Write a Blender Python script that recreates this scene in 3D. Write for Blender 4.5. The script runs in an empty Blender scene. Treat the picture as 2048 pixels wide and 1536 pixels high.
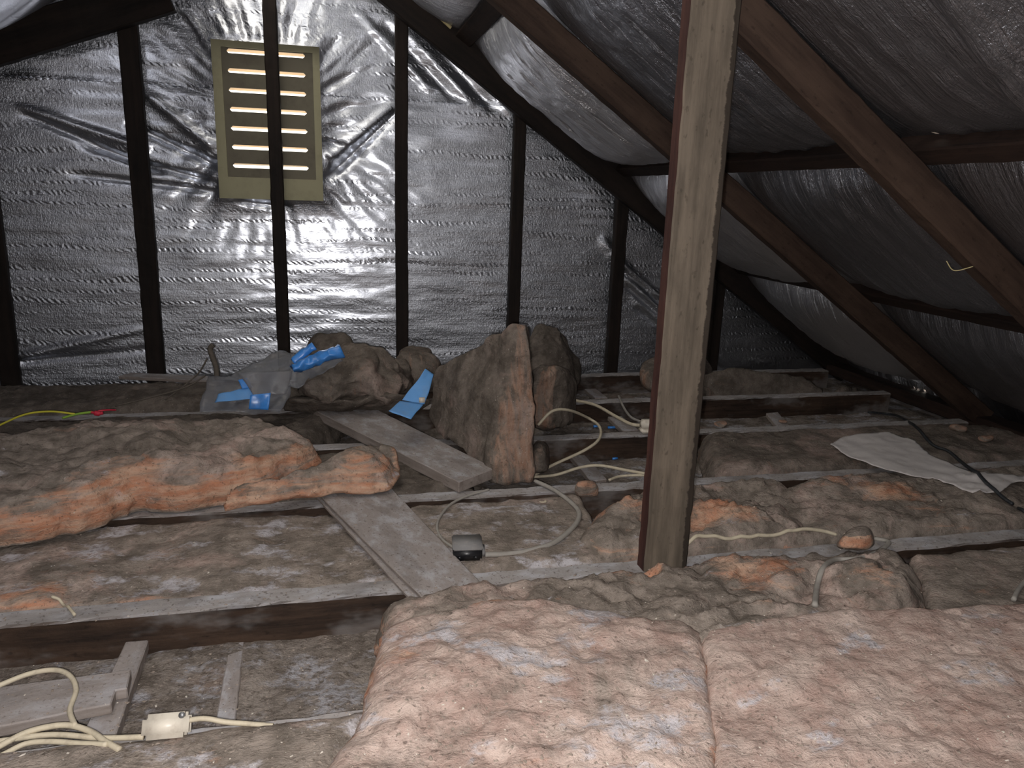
import bpy, bmesh, math, random
import numpy as np
from mathutils import Matrix, Vector
from mathutils.bvhtree import BVHTree

SC = bpy.context.scene
COL = SC.collection
random.seed(4)
RS = np.random.RandomState(7)

# ------------------------------------------------------------------ camera
YAW, PITCH, ROLL = (math.radians(a) for a in (13.45, 14.17, 1.945))
FOC, EYE = 1505.0, np.array([0.0, 0.0, 0.8])
_f = np.array([math.sin(YAW)*math.cos(PITCH), math.cos(YAW)*math.cos(PITCH), -math.sin(PITCH)])
_r0 = np.array([math.cos(YAW), -math.sin(YAW), 0.0])
_u0 = np.cross(_r0, _f)
_r = _r0*math.cos(ROLL) + _u0*math.sin(ROLL)
_u = -_r0*math.sin(ROLL) + _u0*math.cos(ROLL)
cam = bpy.data.cameras.new('camera')
cam.sensor_width = 36.0
cam.lens = FOC/2048*36.0
cam.clip_start = 0.02
camo = bpy.data.objects.new('camera', cam)
COL.objects.link(camo)
camo.matrix_world = Matrix(((_r[0], _u[0], -_f[0], EYE[0]), (_r[1], _u[1], -_f[1], EYE[1]),
                            (_r[2], _u[2], -_f[2], EYE[2]), (0, 0, 0, 1)))
SC.camera = camo

# ------------------------------------------------------------------ light
SC.view_settings.view_transform = 'Standard'
SC.view_settings.look = 'None'
SC.view_settings.gamma = 1.0
SC.view_settings.exposure = 0.0
SC.view_settings.use_curve_mapping = False
SC.cycles.sample_clamp_indirect = 3.0
W = bpy.data.worlds.new('daylight')
SC.world = W
W.use_nodes = True
W.node_tree.nodes['Background'].inputs['Color'].default_value = (1.0, 0.93, 0.82, 1)
W.node_tree.nodes['Background'].inputs['Strength'].default_value = 3.0
fl = bpy.data.lights.new('phone_flash', 'POINT')
fl.energy = 62.0
fl.color = (1.0, 0.96, 0.94)
fl.shadow_soft_size = 0.006
flo = bpy.data.objects.new('phone_flash', fl)
COL.objects.link(flo)
flo.location = EYE + _r*(-0.016) + _u*(-0.016) + _f*0.004

# ------------------------------------------------------------------ pixel <-> world
def ray(x, y):
    return _f + _r*((x-1024)/FOC) - _u*((y-768)/FOC)
def atz(x, y, z=0.0):
    d = ray(x, y); return EYE + d*((z-EYE[2])/d[2])
def aty(x, y, Y):
    d = ray(x, y); return EYE + d*(Y/d[1])
def atpl(x, y, n, c):
    d = ray(x, y); return EYE + d*((c - n@EYE)/(n@d))

# ------------------------------------------------------------------ noise (numpy gradient noise)
_perm = RS.permutation(256); _perm = np.concatenate([_perm, _perm, _perm])
_g = RS.normal(size=(256, 3)); _g /= np.linalg.norm(_g, axis=1)[:, None]
def pn(P):
    P = np.asarray(P, float)
    i = np.floor(P).astype(int); f = P - i; i &= 255
    w = f*f*f*(f*(f*6-15)+10)
    out = 0
    for dx in (0, 1):
        wx = w[:, 0] if dx else 1-w[:, 0]
        for dy in (0, 1):
            wy = w[:, 1] if dy else 1-w[:, 1]
            for dz in (0, 1):
                wz = w[:, 2] if dz else 1-w[:, 2]
                h = _perm[_perm[_perm[i[:, 0]+dx]+i[:, 1]+dy]+i[:, 2]+dz]
                d = f - np.array([dx, dy, dz])
                out = out + wx*wy*wz*np.einsum('ij,ij->i', _g[h], d)
    return out*1.5
def fbm(P, sc, oct=3, seed=0.0, gain=0.5):
    P = np.asarray(P, float)*sc + np.array([seed*17.3, seed*5.9, seed*11.7])
    a, s = 1.0, 0
    for _ in range(oct):
        s = s + a*pn(P); P = P*2.03 + 3.1; a *= gain
    return s
def xyz(x, y, z=0.0):
    x = np.asarray(x, float)
    return np.stack([x, np.asarray(y, float)+0*x, np.asarray(z, float)+0*x], 1)

# ------------------------------------------------------------------ materials
class NT:
    def __init__(s, name):
        s.m = bpy.data.materials.new(name); s.m.use_nodes = True
        s.t = s.m.node_tree; s.t.nodes.clear()
        s.out = s.n('ShaderNodeOutputMaterial')
        s.tc = s.n('ShaderNodeTexCoord')
    def n(s, typ, **kw):
        nd = s.t.nodes.new(typ)
        for k, v in kw.items():
            setattr(nd, k, v)
        return nd
    def l(s, a, b): s.t.links.new(a, b)
    def setin(s, sock, v):
        if hasattr(v, 'is_linked') or isinstance(v, bpy.types.NodeSocket): s.l(v, sock)
        elif isinstance(v, (tuple, list)) and len(v) == 3 and sock.type == 'RGBA': sock.default_value = (*v, 1)
        else: sock.default_value = v
    def coord(s, scale=(1, 1, 1), rot=(0, 0, 0), loc=(0, 0, 0), src='Object'):
        mp = s.n('ShaderNodeMapping')
        s.l(s.tc.outputs[src], mp.inputs['Vector'])
        mp.inputs['Scale'].default_value = scale; mp.inputs['Rotation'].default_value = rot
        mp.inputs['Location'].default_value = loc
        return mp.outputs[0]
    def noise(s, v, scale, detail=3, rough=0.55, dist=0.0):
        nd = s.n('ShaderNodeTexNoise')
        s.l(v, nd.inputs['Vector']); nd.inputs['Scale'].default_value = scale
        nd.inputs['Detail'].default_value = detail; nd.inputs['Roughness'].default_value = rough
        nd.inputs['Distortion'].default_value = dist
        return nd.outputs['Fac']
    def ramp(s, fac, a, b, ca=0.0, cb=1.0):
        nd = s.n('ShaderNodeMapRange', interpolation_type='SMOOTHSTEP')
        s.setin(nd.inputs[0], fac); nd.inputs[1].default_value = a; nd.inputs[2].default_value = b
        nd.inputs[3].default_value = ca; nd.inputs[4].default_value = cb
        return nd.outputs[0]
    def math(s, op, a, b=0.0, clamp=False):
        nd = s.n('ShaderNodeMath', operation=op, use_clamp=clamp)
        s.setin(nd.inputs[0], a); s.setin(nd.inputs[1], b)
        return nd.outputs[0]
    def mix(s, fac, a, b):
        nd = s.n('ShaderNodeMix', data_type='RGBA')
        s.setin(nd.inputs[0], fac); s.setin(nd.inputs[6], a); s.setin(nd.inputs[7], b)
        return nd.outputs[2]
    def bump(s, h, strength, dist, normal=None):
        nd = s.n('ShaderNodeBump')
        s.l(h, nd.inputs['Height']); nd.inputs['Strength'].default_value = strength
        nd.inputs['Distance'].default_value = dist
        if normal is not None: s.l(normal, nd.inputs['Normal'])
        return nd.outputs[0]
    def bsdf(s, color, rough=0.8, metal=0.0, normal=None, spec=0.3, alpha=None):
        b = s.n('ShaderNodeBsdfPrincipled')
        s.setin(b.inputs['Base Color'], color); s.setin(b.inputs['Roughness'], rough)
        s.setin(b.inputs['Metallic'], metal); b.inputs['Specular IOR Level'].default_value = spec
        if normal is not None: s.l(normal, b.inputs['Normal'])
        if alpha is not None: s.setin(b.inputs['Alpha'], alpha)
        return b
    def done(s, b):
        s.l(b.outputs[0] if hasattr(b, 'outputs') else b, s.out.inputs['Surface']); return s.m
    def attr(s, name):
        a = s.n('ShaderNodeAttribute', attribute_name=name); return a.outputs['Fac']
    def upness(s, lo=0.3, hi=0.8):
        g = s.n('ShaderNodeNewGeometry'); sp = s.n('ShaderNodeSeparateXYZ')
        s.l(g.outputs['Normal'], sp.inputs[0])
        return s.ramp(sp.outputs['Z'], lo, hi)

def m_simple(name, col, rough=0.6, dirt=0.35, dirtcol=(0.22, 0.18, 0.15), scale=40, metal=0, spec=0.3):
    t = NT(name); v = t.coord()
    d = t.ramp(t.noise(v, scale, 4, 0.65), 0.45, 0.75, 0, dirt)
    c = t.mix(d, col, dirtcol)
    nm = t.bump(t.noise(v, scale*3, 2), 0.15, 0.002)
    return t.done(t.bsdf(c, rough, metal, nm, spec))

def m_foil(name, emboss, dust, base=(0.66, 0.68, 0.72), rough=(0.30, 0.5), mixf=0.5, dustcol=(0.17, 0.15, 0.145)):
    t = NT(name); v = t.coord()
    # thread weave and fine crinkle of the laminated foil
    fine = t.noise(t.coord(scale=(1.0, 1.0, 0.5)), 190, 2, 0.75)
    mid = t.noise(t.coord(scale=(0.5, 0.5, 1.4)), 60, 3, 0.6)
    calm = t.bump(mid, 0.16, 0.003)
    nrm = t.bump(mid, 0.30, 0.004)
    nrm = t.bump(fine, 0.75, 0.0030, nrm)
    if emboss:
        # broken rows of small slanting puckers
        sep = t.n('ShaderNodeSeparateXYZ'); t.l(v, sep.inputs[0])
        wob = t.noise(t.coord(scale=(0.5, 1, 2.4)), 4.0, 3)
        row = t.math('SINE', t.math('ADD', t.math('MULTIPLY', sep.outputs['Z'], 150.0), t.math('MULTIPLY', wob, 13.0)))
        rowm = t.ramp(row, 0.1, 0.9)
        present = t.ramp(t.noise(t.coord(scale=(0.35, 1, 4.0)), 3.6, 4, 0.65), 0.42, 0.66)
        slant = t.math('ADD', t.math('MULTIPLY', sep.outputs['X'], 260.0), t.math('MULTIPLY', sep.outputs['Z'], 190.0))
        pk = t.math('SINE', t.math('ADD', slant, t.math('MULTIPLY', t.noise(v, 18, 2), 15.0)))
        e = t.math('MULTIPLY', t.math('MULTIPLY', rowm, present), pk)
        nrm = t.bump(e, 0.6, 0.0028, nrm); calm = t.bump(e, 0.22, 0.0022, calm)
        hz = t.noise(t.coord(scale=(0.10, 1, 6.0)), 22, 4, 0.7)
        nrm = t.bump(hz, 0.30, 0.006, nrm); calm = t.bump(hz, 0.06, 0.003, calm)
        dg = t.noise(t.coord(scale=(1.0, 1, 2.6), rot=(0, -0.5, 0)), 11, 4, 0.65, 0.5)
        nrm = t.bump(dg, 0.28, 0.010, nrm)
    else:
        st = t.noise(t.coord(scale=(0.5, 6.0, 0.5)), 14, 5, 0.7, 0.4)
        nrm = t.bump(st, 0.8, 0.011, nrm); calm = nrm
    dn = t.ramp(t.noise(v, 5.0, 6, 0.7), 0.38, 0.75)
    spk = t.ramp(t.noise(v, 55.0, 4, 0.7), 0.5, 0.72)
    dm = t.math('MULTIPLY', t.math('ADD', t.math('MULTIPLY', dn, 0.7), t.math('MULTIPLY', spk, 0.5)), dust, True)
    g1 = t.bsdf(base, rough[0], 1.0, calm)
    g2 = t.bsdf(base, rough[1], 1.0, nrm)
    mx = t.n('ShaderNodeMixShader'); mx.inputs[0].default_value = mixf
    t.l(g1.outputs[0], mx.inputs[1]); t.l(g2.outputs[0], mx.inputs[2])
    d = t.bsdf(dustcol, 0.9, 0, None)
    m2 = t.n('ShaderNodeMixShader'); t.l(dm, m2.inputs[0])
    t.l(mx.outputs[0], m2.inputs[1]); t.l(d.outputs[0], m2.inputs[2])
    return t.done(m2)

def m_wood(name, c1, c2, dust=0.0, rough=0.75, grain=1.0, dustcol=(0.30, 0.27, 0.25), spec=0.25, sidedust=0.0, edge=None):
    t = NT(name)
    g = t.noise(t.coord(scale=(2.2, 60, 60)), 1.0*grain, 5, 0.65, 0.3)
    blot = t.noise(t.coord(scale=(2.0, 9, 9)), 2.2, 5, 0.65)
    f = t.math('ADD', t.math('MULTIPLY', t.ramp(g, 0.3, 0.7), 0.45), t.math('MULTIPLY', t.ramp(blot, 0.35, 0.65), 0.55))
    c = t.mix(f, c1, c2)
    spot = t.ramp(t.noise(t.coord(scale=(0.5, 1, 1)), 90, 3, 0.6), 0.60, 0.72)
    c = t.mix(t.math('MULTIPLY', spot, 0.45), c, tuple(q*0.35 for q in c1))
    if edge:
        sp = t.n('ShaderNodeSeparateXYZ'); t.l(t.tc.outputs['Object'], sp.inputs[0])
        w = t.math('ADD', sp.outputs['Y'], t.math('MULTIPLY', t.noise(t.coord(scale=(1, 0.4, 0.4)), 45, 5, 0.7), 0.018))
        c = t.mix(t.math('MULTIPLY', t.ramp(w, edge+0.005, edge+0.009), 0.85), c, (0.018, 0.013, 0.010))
    if sidedust:
        sd = t.ramp(t.noise(t.coord(scale=(1.0, 2, 2)), 4.5, 4, 0.6), 0.50, 0.66)
        c = t.mix(t.math('MULTIPLY', sd, sidedust), c, tuple(q*0.55 for q in dustcol))
    if dust:
        up = t.upness(0.5, 0.9)
        dz = t.math('MULTIPLY', up, t.ramp(t.noise(t.coord(), 9, 4, 0.6), 0.15, 0.45, 0.55, 1.0))
        dc = t.mix(t.ramp(t.noise(t.coord(scale=(0.6, 1, 1)), 22, 5, 0.65), 0.44, 0.66), dustcol, (0.47, 0.465, 0.49))
        dc = t.mix(t.ramp(t.noise(t.coord(scale=(0.5, 1, 1), loc=(5, 2, 1)), 14, 5, 0.68), 0.46, 0.66, 0, 0.75), dc, tuple(q*0.62 for q in dustcol))
        dc = t.mix(t.ramp(t.noise(t.coord(), 130, 3, 0.6), 0.58, 0.68, 0, 0.7), dc, (0.10, 0.08, 0.065))
        c = t.mix(t.math('MULTIPLY', dz, dust), c, dc)
    nm = t.bump(g, 0.35, 0.003)
    if dust: nm = t.bump(t.noise(t.coord(), 70, 4, 0.65), 0.35, 0.005, nm)
    return t.done(t.bsdf(c, rough, 0, nm, spec))

def m_insul(name, pink=0.4, white=0.3, dark=1.0, oc=((0.51, 0.235, 0.14), (0.60, 0.41, 0.30)), upright=False):
    t = NT(name); v = t.coord()
    K = lambda *c: tuple(q*dark for q in c)
    tear = t.attr('tear')
    dust = t.mix(t.ramp(t.noise(v, 15, 6, 0.7), 0.33, 0.68), K(0.165, 0.14, 0.118), K(0.36, 0.305, 0.262))
    pk = t.mix(t.ramp(t.noise(v, 10, 6, 0.7), 0.33, 0.67), K(0.43, 0.30, 0.255), K(0.62, 0.495, 0.435))
    orange = t.mix(t.ramp(t.noise(t.coord(scale=(3.0, 1.5, 0.45) if upright else (0.5, 0.8, 3.0)), 20, 4, 0.65), 0.33, 0.68), K(*oc[0]), K(*oc[1]))
    pn1 = t.ramp(t.math('ADD', t.noise(v, 5.0, 7, 0.70, 0.6), pink-0.5), 0.40, 0.62)
    c = t.mix(pn1, dust, pk)
    # torn layers show as streaks along the edge
    lay = t.noise(t.coord(scale=(3.2, 1.5, 0.4) if upright else (0.45, 0.8, 3.2)), 13, 6, 0.70, 0.5)
    tn = t.ramp(t.math('ADD', t.math('MULTIPLY', tear, 0.80), t.math('MULTIPLY', t.math('SUBTRACT', lay, 0.5), 1.9)), 0.20, 0.62)
    c = t.mix(tn, c, orange)
    if white > 0:
        wn = t.math('MULTIPLY', t.ramp(t.noise(t.coord(scale=(0.6, 1.0, 1.0)), 13.0, 6, 0.64), 0.66-0.2*white, 0.74-0.17*white),
                    t.ramp(t.noise(v, 50, 5, 0.7), 0.30, 0.56))
        wn = t.math('MULTIPLY', wn, t.upness(0.2, 0.7))
        c = t.mix(t.math('MULTIPLY', wn, 0.85), c, K(0.56, 0.54, 0.575))
    # brown grit and smudges
    sm = t.ramp(t.noise(t.coord(loc=(2, 9, 4)), 38, 5, 0.72), 0.50, 0.70)
    c = t.mix(t.math('MULTIPLY', sm, 0.42), c, K(0.15, 0.115, 0.092))
    sp = t.ramp(t.noise(v, 130, 3, 0.6), 0.60, 0.70)
    c = t.mix(t.math('MULTIPLY', sp, 0.6), c, (0.09, 0.068, 0.055))
    ws = t.ramp(t.noise(t.coord(loc=(3, 1, 7)), 170, 2, 0.5), 0.70, 0.76)
    c = t.mix(t.math('MULTIPLY', ws, 0.6), c, (0.6, 0.55, 0.5))
    h = t.math('ADD', t.math('MULTIPLY', t.noise(t.coord(scale=(0.6, 1, 1.3)), 30, 6, 0.72, 0.8), 1.0), t.math('MULTIPLY', t.noise(v, 130, 3, 0.65), 0.4))
    nm = t.bump(h, 0.7, 0.012)
    b = t.bsdf(c, 0.95, 0, nm, 0.1)
    return t.done(b)

def m_dust(name):
    t = NT(name); v = t.coord()
    c = t.mix(t.ramp(t.noise(v, 14, 7, 0.72), 0.33, 0.68), (0.150, 0.124, 0.105), (0.35, 0.305, 0.268))
    c = t.mix(t.math('MULTIPLY', t.ramp(t.noise(v, 6, 5, 0.65), 0.55, 0.72), 0.35), c, (0.32, 0.215, 0.165))
    wn = t.math('MULTIPLY', t.ramp(t.noise(t.coord(scale=(0.6, 1, 1)), 12, 6, 0.62), 0.50, 0.60), t.ramp(t.noise(v, 60, 5, 0.7), 0.36, 0.58))
    c = t.mix(t.math('MULTIPLY', wn, 0.85), c, (0.47, 0.465, 0.50))
    c = t.mix(t.math('MULTIPLY', t.ramp(t.noise(v, 85, 4, 0.7), 0.52, 0.66), 0.65), c, (0.10, 0.078, 0.062))
    c = t.mix(t.math('MULTIPLY', t.ramp(t.noise(t.coord(loc=(4, 4, 1)), 110, 3), 0.62, 0.70), 0.5), c, (0.48, 0.41, 0.35))
    h = t.math('ADD', t.noise(v, 55, 6, 0.72), t.math('MULTIPLY', t.noise(v, 170, 3), 0.4))
    return t.done(t.bsdf(c, 0.95, 0, t.bump(h, 0.85, 0.012), 0.1))

def m_film(name, col, alpha, rough=0.25, bands=None):
    t = NT(name); v = t.coord()
    nm = t.bump(t.noise(v, 25, 4, 0.6), 0.5, 0.01)
    c = col
    d = t.ramp(t.noise(v, 14, 4, 0.65), 0.4, 0.7, 0, 0.6)
    c = t.mix(d, c, (0.16, 0.14, 0.13))
    return t.done(t.bsdf(c, rough, 0, nm, 0.5, alpha))

M = dict(
    wallfoil=m_foil('wall_foil', True, 0.06, (0.67, 0.70, 0.765), (0.22, 0.35), 0.50),
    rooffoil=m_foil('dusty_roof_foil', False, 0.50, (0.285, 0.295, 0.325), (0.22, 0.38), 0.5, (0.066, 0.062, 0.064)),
    litfoil=m_foil('lit_roof_foil', False, 0.08, (0.86, 0.87, 0.91), (0.20, 0.36), 0.5),  # same foil made paler: brightness of the gable bay put into its colour
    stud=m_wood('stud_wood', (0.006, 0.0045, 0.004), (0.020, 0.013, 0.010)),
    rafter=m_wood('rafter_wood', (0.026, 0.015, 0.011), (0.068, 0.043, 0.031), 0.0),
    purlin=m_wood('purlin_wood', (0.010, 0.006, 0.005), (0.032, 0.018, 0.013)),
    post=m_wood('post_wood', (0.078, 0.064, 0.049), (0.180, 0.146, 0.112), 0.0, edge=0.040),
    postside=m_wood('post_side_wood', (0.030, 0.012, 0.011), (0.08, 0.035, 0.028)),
    joist=m_wood('joist_wood', (0.012, 0.008, 0.0065), (0.070, 0.043, 0.029), 1.0, dustcol=(0.37, 0.345, 0.335), sidedust=0.6),
    board=m_wood('board_wood', (0.20, 0.165, 0.145), (0.34, 0.295, 0.27), 0.85, 0.85, 1.0, (0.335, 0.30, 0.285)),
    lath=m_wood('lath_wood', (0.24, 0.20, 0.175), (0.37, 0.33, 0.31), 0.6, 0.85, 1.0, (0.36, 0.325, 0.31)),
    dust=m_dust('ceiling_dust'),
    ins_front=m_insul('insulation_pink', 0.60, 0.62, 1.0),
    ins_front2=m_insul('insulation_pale_pink', 0.68, 0.36, 0.98),
    ins_mid=m_insul('insulation_dusty', 0.40, 0.16, 0.97),
    ins_flat=m_insul('insulation_grey', 0.38, 0.72, 1.0),
    ins_old=m_insul('insulation_old', 0.30, 0.0, 0.55, ((0.38, 0.24, 0.17), (0.48, 0.36, 0.28))),
    ins_heap=m_insul('insulation_brown', 0.42, 0.0, 0.64, ((0.46, 0.27, 0.19), (0.58, 0.42, 0.33)), True),
    cream=m_simple('cream_plastic', (0.72, 0.66, 0.56), 0.4, 0.5, (0.35, 0.27, 0.21), 45, spec=0.5),
    creamcable=m_simple('cream_cable', (0.60, 0.53, 0.40), 0.5, 0.4, (0.25, 0.2, 0.15), 60),
    greycable=m_simple('grey_cable', (0.34, 0.32, 0.29), 0.6, 0.4, (0.2, 0.17, 0.15), 60),
    darkcable=m_simple('dark_cable', (0.16, 0.14, 0.13), 0.6, 0.4, (0.25, 0.22, 0.2), 60),
    blackcable=m_simple('black_cable', (0.025, 0.028, 0.032), 0.45, 0.25, (0.12, 0.11, 0.1), 60),
    greenwire=m_simple('green_wire', (0.25, 0.42, 0.06), 0.45, 0.2),
    yellowwire=m_simple('yellow_wire', (0.55, 0.50, 0.05), 0.45, 0.2),
    red=m_simple('red_plastic', (0.55, 0.02, 0.05), 0.4, 0.15),
    black=m_simple('black_plastic', (0.015, 0.015, 0.017), 0.35, 0.1, (0.1, 0.1, 0.1), 60, spec=0.5),
    greyplastic=m_simple('dusty_black_plastic', (0.21, 0.205, 0.205), 0.8, 0.6, (0.30, 0.27, 0.25), 70),
    screw=m_simple('screw_metal', (0.35, 0.36, 0.37), 0.4, 0.2, metal=0.8),
    vent=m_simple('vent_paint', (0.36, 0.34, 0.22), 0.6, 0.25, (0.2, 0.18, 0.12), 20),
    ventin=m_simple('vent_panel_paint', (0.17, 0.155, 0.115), 0.7, 0.5, (0.10, 0.085, 0.065), 14),
    louvre=m_simple('louvre_paint', (0.80, 0.60, 0.38), 0.6, 0.1),
    blue=m_simple('blue_plastic', (0.055, 0.27, 0.76), 0.30, 0.55, (0.05, 0.13, 0.33), 26, spec=0.6),
    bluepale=m_simple('blue_paper', (0.14, 0.36, 0.74), 0.6, 0.3, (0.25, 0.33, 0.45), 20),
    film=m_film('clear_film', (0.24, 0.25, 0.28), 0.55),
    paper=m_simple('pale_paper', (0.62, 0.585, 0.575), 0.9, 0.35, (0.42, 0.37, 0.345), 30),
    chip=m_simple('chip', (0.30, 0.25, 0.21), 0.9, 0.8, (0.14, 0.11, 0.09), 200),
    chipw=m_simple('pale_chip', (0.62, 0.57, 0.50), 0.8, 0.3, (0.5, 0.4, 0.3), 200),
    stick=m_simple('dark_stick', (0.10, 0.085, 0.07), 0.8, 0.4),
    liner=m_simple('roof_board', (0.05, 0.04, 0.035), 0.9, 0.4),
    palewood=m_wood('pale_sliver', (0.40, 0.33, 0.16), (0.58, 0.50, 0.28)),
)

# ------------------------------------------------------------------ object helpers
SURF = []      # surfaces that small things rest on (for dropping cables, chips)
def mk(name, V, Fc, mat, parent=None, smooth=True, tear=None, surf=False, M4=None):
    V = np.asarray(V, float)
    if surf: SURF.append((V if M4 is None else None, Fc, V, M4))
    me = bpy.data.meshes.new(name)
    if M4 is not None:
        Vl = V; org = None
    elif parent is not None:
        org = np.array(parent.matrix_world.translation) if parent.get('_org') is None else np.array(parent['_org'])
        Vl = V - org
    else:
        org = np.array([(V[:, 0].min()+V[:, 0].max())/2, (V[:, 1].min()+V[:, 1].max())/2, V[:, 2].min()])
        Vl = V - org
    me.from_pydata([tuple(p) for p in Vl], [], [tuple(int(i) for i in f) for f in Fc])
    me.materials.append(mat)
    if smooth:
        me.polygons.foreach_set('use_smooth', np.ones(len(me.polygons), bool))
    if tear is not None:
        a = me.attributes.new('tear', 'FLOAT', 'POINT'); a.data.foreach_set('value', np.asarray(tear, np.float32))
    me.update()
    o = bpy.data.objects.new(name, me)
    COL.objects.link(o)
    if parent is not None:
        o.parent = parent
        if M4 is not None: o.matrix_basis = M4
    elif M4 is not None:
        o.matrix_world = M4
    else:
        o.location = org
        o['_org'] = [float(q) for q in org]
    return o
def tag(o, label=None, cat=None, group=None, kind=None):
    if label: o['label'] = label
    if cat: o['category'] = cat
    if group: o['group'] = group
    if kind: o['kind'] = kind
    return o
def empty(name, loc):
    o = bpy.data.objects.new(name, None); COL.objects.link(o)
    o.location = loc; o['_org'] = [float(q) for q in loc]; o.empty_display_size = 0.05
    return o

def boxg(x0, x1, y0, y1, z0, z1):
    V = [(x, y, z) for z in (z0, z1) for y in (y0, y1) for x in (x0, x1)]
    return V, [(0, 2, 3, 1), (4, 5, 7, 6), (0, 1, 5, 4), (1, 3, 7, 5), (3, 2, 6, 7), (2, 0, 4, 6)]
def cat(*gs):
    V, Fc = [], []
    for v, f in gs:
        n = len(V); V += [tuple(q) for q in v]; Fc += [tuple(i+n for i in q) for q in f]
    return V, Fc

def beam(name, p0, p1, up, w, h, mat, parent=None, jit=0.0015, bev=0.004, seg=None, surf=False, sidemat=None, seed=0):
    """timber from p0 to p1; (p0,p1) is the middle of the section, w across, h along up"""
    p0, p1, up = (np.asarray(q, float) for q in (p0, p1, up))
    L = np.linalg.norm(p1-p0); X = (p1-p0)/L
    Z = up - X*(up@X); Z /= np.linalg.norm(Z); Y = np.cross(Z, X)
    n = seg or max(3, int(L/0.03))
    a, b = w/2, h/2
    ring = [(-a+bev, -b), (a-bev, -b), (a, -b+bev), (a, b-bev), (a-bev, b), (-a+bev, b), (-a, b-bev), (-a, -b+bev)]
    V = []
    for i in range(n+1):
        for y, z in ring: V.append((L*i/n, y, z))
    V = np.array(V)
    d = np.stack([0*V[:, 0], fbm(V, 24, 3, seed+1), fbm(V, 24, 3, seed+2)], 1)*jit*0.9
    d += np.stack([0*V[:, 0], fbm(V*np.array([1, 0, 0]), 1.5, 1, seed+3), fbm(V*np.array([1, 0, 0]), 1.5, 1, seed+4)], 1)*jit*0.6
    V = V + d
    Fc = [(i*8+k, i*8+(k+1) % 8, (i+1)*8+(k+1) % 8, (i+1)*8+k) for i in range(n) for k in range(8)]
    Fc = [f[::-1] for f in Fc]
    Fc += [tuple(range(8)), tuple(n*8+k for k in range(7, -1, -1))]
    M4 = Matrix(((X[0], Y[0], Z[0], p0[0]), (X[1], Y[1], Z[1], p0[1]), (X[2], Y[2], Z[2], p0[2]), (0, 0, 0, 1)))
    o = mk(name, V, Fc, mat, parent, smooth=False, surf=surf, M4=M4)
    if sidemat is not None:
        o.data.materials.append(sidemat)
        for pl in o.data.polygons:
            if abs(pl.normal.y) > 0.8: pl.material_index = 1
    return o

def prism(name, poly_top, thick, mat, parent=None, bev=0.002, surf=False, sub=0.02, warp=0.0, axis=None):
    """flat board: closed polygon (world points, roughly coplanar) extruded straight down by thick, grain along its first edge"""
    P = np.asarray(poly_top, float)
    # make the outline counter-clockwise seen from above
    A = 0.5*np.sum(P[:, 0]*np.roll(P[:, 1], -1)-np.roll(P[:, 0], -1)*P[:, 1])
    if A < 0: P = P[::-1]
    if axis is None: axis = (0, 1)
    X = P[axis[1]]-P[axis[0]]; X = np.array([X[0], X[1], X[2]]); X /= np.linalg.norm(X)
    n3 = np.cross(P[1]-P[0], P[-1]-P[0]); n3 /= np.linalg.norm(n3)
    if n3[2] < 0: n3 = -n3
    Y = np.cross(n3, X); Y /= np.linalg.norm(Y)
    O = P.mean(0)
    L = np.stack([(P-O)@X, (P-O)@Y], 1)
    bm = bmesh.new()
    vs = [bm.verts.new((a, b, -thick)) for a, b in L]
    f = bm.faces.new(vs)
    r = bmesh.ops.extrude_face_region(bm, geom=[f])
    for v in [g for g in r['geom'] if isinstance(g, bmesh.types.BMVert)]: v.co.z = 0.0
    bmesh.ops.recalc_face_normals(bm, faces=bm.faces)
    bmesh.ops.bevel(bm, geom=list(bm.edges), offset=bev, segments=1, affect='EDGES')
    # cut across the length so that the edge can wander
    lo, hi = L[:, 0].min(), L[:, 0].max()
    k = int((hi-lo)/sub)
    for i in range(1, k):
        bmesh.ops.bisect_plane(bm, geom=list(bm.verts)+list(bm.edges)+list(bm.faces), plane_co=(lo+(hi-lo)*i/k, 0, 0), plane_no=(1, 0, 0))
    V = np.array([v.co for v in bm.verts])
    d = np.stack([0*V[:, 0], fbm(V, 25, 2, O[0]*3), fbm(V*np.array([1, .4, 0]), 7, 2, O[1]*5)*0.8], 1)*0.0013
    for v, q in zip(bm.verts, V+d): v.co = q
    bm.verts.index_update()
    Fc = [[v.index for v in ff.verts] for ff in bm.faces]
    V = [tuple(v.co) for v in bm.verts]
    bm.free()
    M4 = Matrix(((X[0], Y[0], n3[0], O[0]), (X[1], Y[1], n3[1], O[1]), (X[2], Y[2], n3[2], O[2]), (0, 0, 0, 1)))
    return mk(name, V, Fc, mat, parent, smooth=False, surf=surf, M4=M4)

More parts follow.
